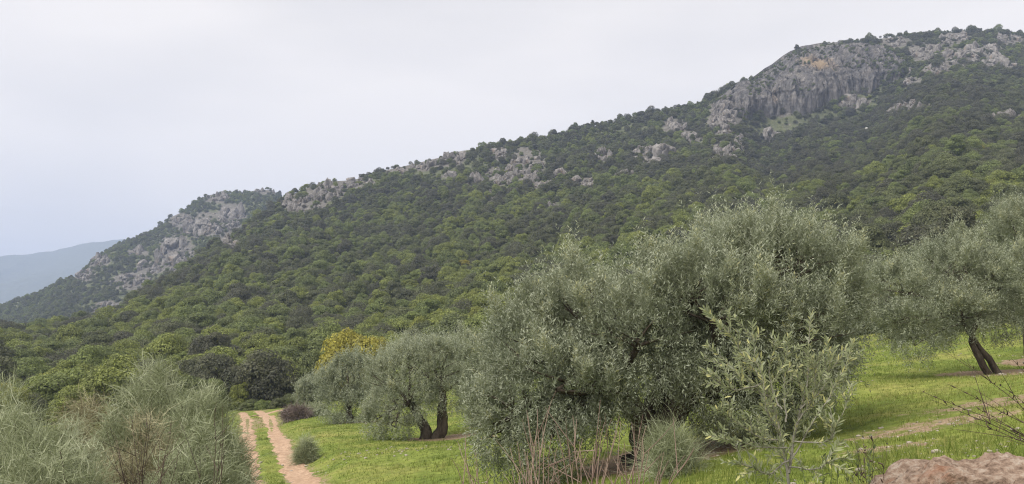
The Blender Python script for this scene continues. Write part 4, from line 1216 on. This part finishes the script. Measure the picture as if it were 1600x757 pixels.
broom('heap of dead purplish brushwood on the bank of the track', bb(462, 60.0), 2.0, 1.1, 711, 90, 36, 1.0, slen=0.6, wid=0.03, upright=0.2, name='brushwood_heap', group='small shrubs in the meadow', stems=14, cat='brushwood', mat='brush')
broom('grey-green low bush beside the brushwood heap', bb(490, 61.0), 1.8, 1.0, 712, 90, 36, slen=0.5, wid=0.03, upright=0.4, group='small shrubs in the meadow', stems=4)

# low green shrubs in front of the big dark oak, at the end of the track
for i, (px, Y, s, lab) in enumerate(((388, 97, 0.42, 'low shrub hiding the end of the track'), (412, 96.5, 0.38, 'second low shrub right of the track end'), (432, 96, 0.36, 'third low shrub along the track bend'), (452, 97, 0.40, 'low shrub touching the farthest olive on its left'))):
    q = ray(px, 630)[0]; x = q * Y
    o = empty('low_shrub', (x, Y, float(main_z(x, Y)) - 0.3), i * 1.3, (s * 1.2, s, s))
    tag(o, lab, 'shrub', 'low shrubs at the forest edge')
    c = obj('crown', CROWNS[i % 5], None, o); c['tint'] = (0.35, 0.5, 0.2, 0.3)[i]
    obj('trunk', TRUNKS[i % 2], None, o)

# ------------------------------------------------------------------ bare reddish shrubs in front
def bare_shrub(label, px, pyb, Y, shoots, seed, mat='redtwig', r0=0.0115, buds=0, group='leafless reddish shrubs in the foreground', name='bare_shrub'):
    base = at(px, pyb, Y); base[2] = float(gz(base[0], base[1]))
    o = empty(name, base); tag(o, label, 'bare shrub', group)
    r = np.random.default_rng(seed); mb = MB(); tw = MB()
    for (tx, ty) in shoots:
        tip = at(tx, ty, Y + r.uniform(-0.25, 0.25)) - base
        b = np.array((r.uniform(-.04, .04), r.uniform(-.04, .04), -0.05))
        midp = b * 0.5 + tip * 0.5 + np.array(((b[0] - tip[0]) * 0.22, r.uniform(-.05, .05), -0.02))
        P = bez(b, midp, tip, 12); P[1:-1] += np.cumsum(r.normal(size=(10, 3)) * 0.009, 0) * np.sin(np.linspace(0, np.pi, 10))[:, None] + r.normal(size=(10, 3)) * 0.006
        mb.tube(P, np.linspace(r0, r0 * 0.2, 12), 5, r.random())
        for j in range(buds):
            x_ = r.uniform(5, 10.99); i_ = int(x_); p_ = P[i_] + (P[i_ + 1] - P[i_]) * (x_ - i_)
            e = p_ + unit(r.normal(size=3) + unit(tip - b)) * r.uniform(0.015, 0.05)
            tw.tube(np.array([p_, (p_ + e) / 2, e]), (0.004, 0.006, 0.003), 4, r.random())
        for j in range(r.integers(3, 7)):
            s0 = P[r.integers(3, 10)]; tg = unit(tip - b)
            e = s0 + unit(tg * 0.8 + r.normal(size=3) * 0.55 + np.array((0, 0, .4))) * r.uniform(0.12, 0.38) * np.linalg.norm(tip) / 0.9
            q = (s0 + e) / 2 + r.normal(size=3) * 0.015
            tw.tube(bez(s0, q, e, 6), np.linspace(r0 * 0.42, r0 * 0.14, 6), 4, r.random())
    obj('stems', mb.mesh('bare_stems', True), M[mat], o)
    obj('twigs', tw.mesh('bare_twigs', True), M[mat], o)
bare_shrub('leafless reddish shrub with a stout central stem in the foreground', 917, 800, 7.0, [(868, 665), (895, 650), (905, 690), (938, 625), (945, 660), (968, 650), (885, 680), (930, 690), (860, 720), (975, 700), (950, 715)], 801)
bare_shrub('leafless reddish shrub left of the stout-stemmed one', 838, 800, 7.2, [(797, 700), (808, 690), (825, 650), (840, 640), (838, 690), (852, 690), (862, 680), (800, 735), (815, 720), (870, 700), (848, 668)], 802)
bare_shrub('low tangle of reddish stems before the largest olive trunk', 985, 800, 7.0, [(965, 720), (1000, 668), (1010, 665), (990, 700), (1015, 700), (1045, 720), (955, 745), (975, 690), (1030, 735), (1070, 712), (1085, 700)], 803)
bare_shrub('few thin reddish shoots leaning left over the meadow', 770, 820, 7.4, [(715, 690), (742, 705), (728, 725), (760, 735), (708, 720)], 804, r0=0.011)
bare_shrub('arching thin dark bare branches reaching in from the right edge', 1720, 790, 7.5, [(1440, 612), (1455, 625), (1500, 560), (1480, 600), (1530, 640), (1560, 600), (1580, 560), (1505, 655)], 805, 'darktwig', 0.008, 14, 'leafless dark shrubs in the foreground')
bare_shrub('dark bare stems standing in front of the dry broom bush', 232, 850, 8.8, [(172, 668), (185, 700), (205, 650), (228, 640), (250, 690), (268, 655), (280, 700), (215, 690), (190, 735), (290, 725)], 807, 'darktwig', 0.009, 3, 'leafless dark shrubs in the foreground')
bare_shrub('single dark bare stem rising through the silvery broom bush', 320, 850, 9.0, [(338, 628), (352, 670), (345, 690), (312, 700)], 808, 'darktwig', 0.010, 3, 'leafless dark shrubs in the foreground')
bare_shrub('sparse dark stalks beside the red boulder', 1370, 800, 6.0, [(1340, 690), (1352, 700), (1362, 680), (1378, 700), (1330, 720), (1386, 690), (1348, 672)], 806, 'darktwig', 0.004, 6, 'leafless dark shrubs in the foreground')

# leafy weeds between the sapling and the boulder
def weed(label, px, pyb, Y, tops, seed):
    base = at(px, pyb, Y); base[2] = float(gz(base[0], base[1]))
    o = empty('leafy_weed', base); tag(o, label, 'weed', 'leafy weeds at the foot of the sapling')
    r = np.random.default_rng(seed); mb = MB(); LB, LD = [], []
    for (tx, ty) in tops:
        tip = at(tx, ty, Y + r.uniform(-.3, .3)) - base
        b = np.array((r.uniform(-.05, .05), r.uniform(-.05, .05), -0.03))
        P = bez(b, b * .5 + tip * .5 + np.array((0, 0, .05)), tip, 10)
        mb.tube(P, np.linspace(0.004, 0.0015, 10), 4, r.random())
        for j in range(26):
            x = r.uniform(3, 8.99); i = int(x); p = P[i] + (P[i + 1] - P[i]) * (x - i)
            LB.append(p); LD.append(unit(unit(P[i + 1] - P[i]) * 0.7 + r.normal(size=3) * 0.6))
    LB, LD = np.array(LB), np.array(LD); n = len(LB)
    V = leaf_quads(LB, LD, 0.045 * r.uniform(.6, 1.3, n), 0.013 * r.uniform(.7, 1.2, n), r)
    obj('stems', mb.mesh('weed_stems', True), M['weeds'], o)
    obj('leaves', mesh_np('weed_leaves', V, np.arange(4 * n).reshape(-1, 4), {'var': np.repeat(r.random(n), 4)}), M['weeds'], o)
weed('leafy weed sprig left of the red boulder', 1345, 800, 5.8, [(1358, 680), (1340, 700), (1330, 730), (1366, 700), (1320, 720)], 811)
weed('leafy weeds right of the sapling stem', 1290, 810, 5.6, [(1285, 715), (1300, 700), (1310, 730), (1270, 735), (1255, 740)], 812)
weed('leafy weeds left of the sapling stem', 1185, 815, 5.6, [(1180, 730), (1200, 745), (1165, 742), (1150, 750)], 813)

# ------------------------------------------------------------------ the red boulder and its small neighbour
def boulder(label, px0, px1, pyt, Y, seed, depth):
    V0, F0 = ico(6)
    cxp = (px0 + px1) / 2; k = Y / FPX
    w = (px1 - px0) / 2 * k; top = at(cxp, pyt, Y)
    g = float(gz(top[0], top[1])); h = (top[2] - g) + 0.12
    base = np.array((top[0], top[1], g))
    s = np.array((w, depth, h)); r = np.random.default_rng(seed)
    U = 0.86 * V0 / np.abs(V0).max(1)[:, None] + 0.14 * V0
    U[:, 2] *= 1 - 0.30 * smooth(0.50, 0.98, -U[:, 0]) + 0.05 * fbm(U[:, 0] * 2.5, U[:, 1] * 2, seed=seed, octv=3)
    P = U * s
    front = smooth(0.2, 0.9, -U[:, 1]) * (1 - smooth(0.75, 1.0, U[:, 2]))
    n1 = fbm(P[:, 0] * 4, P[:, 1] * 4, P[:, 2] * 7, seed, 4, True); n2 = fbm(P[:, 0] * 22, P[:, 1] * 22, P[:, 2] * 24, seed + 3, 4)
    n3 = np.floor(4 * fbm(P[:, 0] * 3.5, P[:, 1] * 3, P[:, 2] * 11, seed + 5, 3)) / 4
    cr = np.abs(fbm(P[:, 0] * 3 + 3, P[:, 1] * 3, P[:, 2] * 8, seed + 8, 3))
    P = P + unit(V0 * (1 / s)) * ((0.018 + 0.05 * front) * n1 + 0.034 * n2 + (0.02 + 0.10 * front) * n3 - (0.02 + 0.07 * front) * np.exp(-(cr / 0.05) ** 2))[:, None]
    P[:, 2] += (V0[:, 2] > 0) * (0.045 * fbm(P[:, 0] * 7, P[:, 1] * 7, seed=seed + 11, octv=4) + 0.04 * np.floor(3 * fbm(P[:, 0] * 4, P[:, 1] * 5, seed=seed + 12, octv=3)) / 3)
    P[:, 2] -= 0.12
    o = obj('boulder', mesh_np('boulder', P, F0), M['boulder'], None, base)
    tag(o, label, 'boulder', 'red limestone boulders at the roadside')
boulder('large flat-topped reddish limestone boulder in the bottom right corner', 1362, 1740, 722, 5.6, 901, 0.40)
boulder('small reddish boulder half cut by the right edge before the large one', 1580, 1690, 752, 4.9, 902, 0.22)

# ------------------------------------------------------------------ grass and stones of the meadow
def grass():
    r = np.random.default_rng(950)
    n = 150000
    Y = np.exp(r.uniform(math.log(4.2), math.log(75), n))
    q = r.uniform(-0.75, 0.82, n)
    x, y = q * Y, Y
    sl = soil(x, y); td = track_dist(x, y)
    rut = (np.abs(np.abs(td) - 0.87) < 0.60) & (y > 17) & (y < 97)
    keep = ~rut & (r.random(n) > sl * 1.25) & (y < np.interp(q, EQ, EY) + 2)
    x, y = x[keep], y[keep]
    z = gz(x, y); n = len(x)
    patch = fbm(x / 1.6, y / 1.6, seed=951, octv=3)
    h = np.interp(y, [4, 8, 14, 30, 75], [0.13, 0.11, 0.07, 0.075, 0.10]) * (1 + 0.55 * patch) * r.uniform(0.6, 1.3, n)
    dry = r.random(n) < 0.035; weed_ = (r.random(n) < 0.05) & (fbm(x / 0.9, y / 0.9, seed=957, octv=2) > 0.1)
    h = np.where(weed_, h * 1.9, h)
    h = np.where(dry, h * 2.1, h)
    near = np.clip(1 - (y - 5) / 9, 0, 1)
    h = h * (1 + 1.1 * near * np.clip(patch + 0.3, 0, 1))
    w = np.interp(y, [4, 14, 30, 75], [0.006, 0.011, 0.02, 0.045])
    V, F, A = [], [], []
    B = np.stack([x, y, z - 0.01], -1)
    tone = np.clip(0.42 + 0.62 * fbm(x / 4.5, y / 4.5, seed=953, octv=4) + r.normal(0, 0.17, n) + 0.5 * dry - 0.6 * weed_, 0, 1)
    for k in range(3):
        a = r.uniform(0, 6.28, n); s = np.stack([np.cos(a), np.sin(a), 0 * a], -1)
        b = B + np.stack([r.normal(0, 1, n), r.normal(0, 1, n), 0 * a], -1) * (w * 2.2)[:, None]
        t = b + np.stack([r.normal(0, .35, n), r.normal(0, .35, n), np.ones(n)], -1) * (h * r.uniform(.7, 1.2, n))[:, None]
        V.append(np.stack([b - s * w[:, None] * .5, b + s * w[:, None] * .5, t], 1).reshape(-1, 3)); A.append(np.repeat(tone, 3))
    V = np.concatenate(V)
    o = obj('meadow_grass', mesh_np('meadow_grass', V, np.arange(len(V)).reshape(-1, 3), {'var': np.concatenate(A)}), M['grass'])
    tag(o, 'short green grass covering the olive meadow', 'grass', None, 'stuff')
grass()
def stones():
    r = np.random.default_rng(960)
    n = 5200
    Y = np.exp(r.uniform(math.log(9), math.log(62), n)); q = r.uniform(-0.5, 0.75, n)
    x, y = q * Y, Y
    den = fbm(x / 3.5, y / 3.5, seed=961, octv=3) + soil(x, y) * 0.7
    keep = (den > 0.30) & (np.abs(track_dist(x, y)) > 0.3)
    x, y = x[keep], y[keep]; n = len(x); z = gz(x, y)
    V0, F0 = ico(1)
    s = 0.026 * r.lognormal(0, 0.45, n) * np.interp(y, [9, 20, 60], [0.5, 1.0, 1.9])
    V = V0[None] * (1 + r.normal(0, 0.16, (n, len(V0), 1))) * (s[:, None, None] * np.array((1.2, 1.0, 0.6))) + np.stack([x, y, z + s * .2], -1)[:, None, :]
    F = (F0[None] + (np.arange(n) * len(V0))[:, None, None]).reshape(-1, 3)
    o = obj('scattered_stones', mesh_np('scattered_stones', V.reshape(-1, 3), F), M['stone'])
    tag(o, 'pale pebbles scattered over the meadow', 'stones', None, 'stuff')
stones()

# ------------------------------------------------------------------ haze
def haze():
    bm = bmesh.new(); bmesh.ops.create_cube(bm, size=1.0)
    for v in bm.verts: v.co = Vector((v.co.x * 9600 - 1600, v.co.y * 6120 + 3000, -360 + (v.co.z + 0.5) * 1010))
    me = bpy.data.meshes.new('haze'); bm.to_mesh(me); bm.free()
    m, n, out = new_mat('haze_air')
    pv = n.nodes.new('ShaderNodeVolumePrincipled')
    pv.inputs['Color'].default_value = (0.58, 0.70, 0.99, 1); pv.inputs['Density'].default_value = HAZE; pv.inputs['Anisotropy'].default_value = 0.0
    n.links.new(pv.outputs[0], out.inputs['Volume'])
    o = obj('haze', me, m); tag(o, 'thin pale air haze over the whole valley', 'haze', None, 'stuff')
haze()
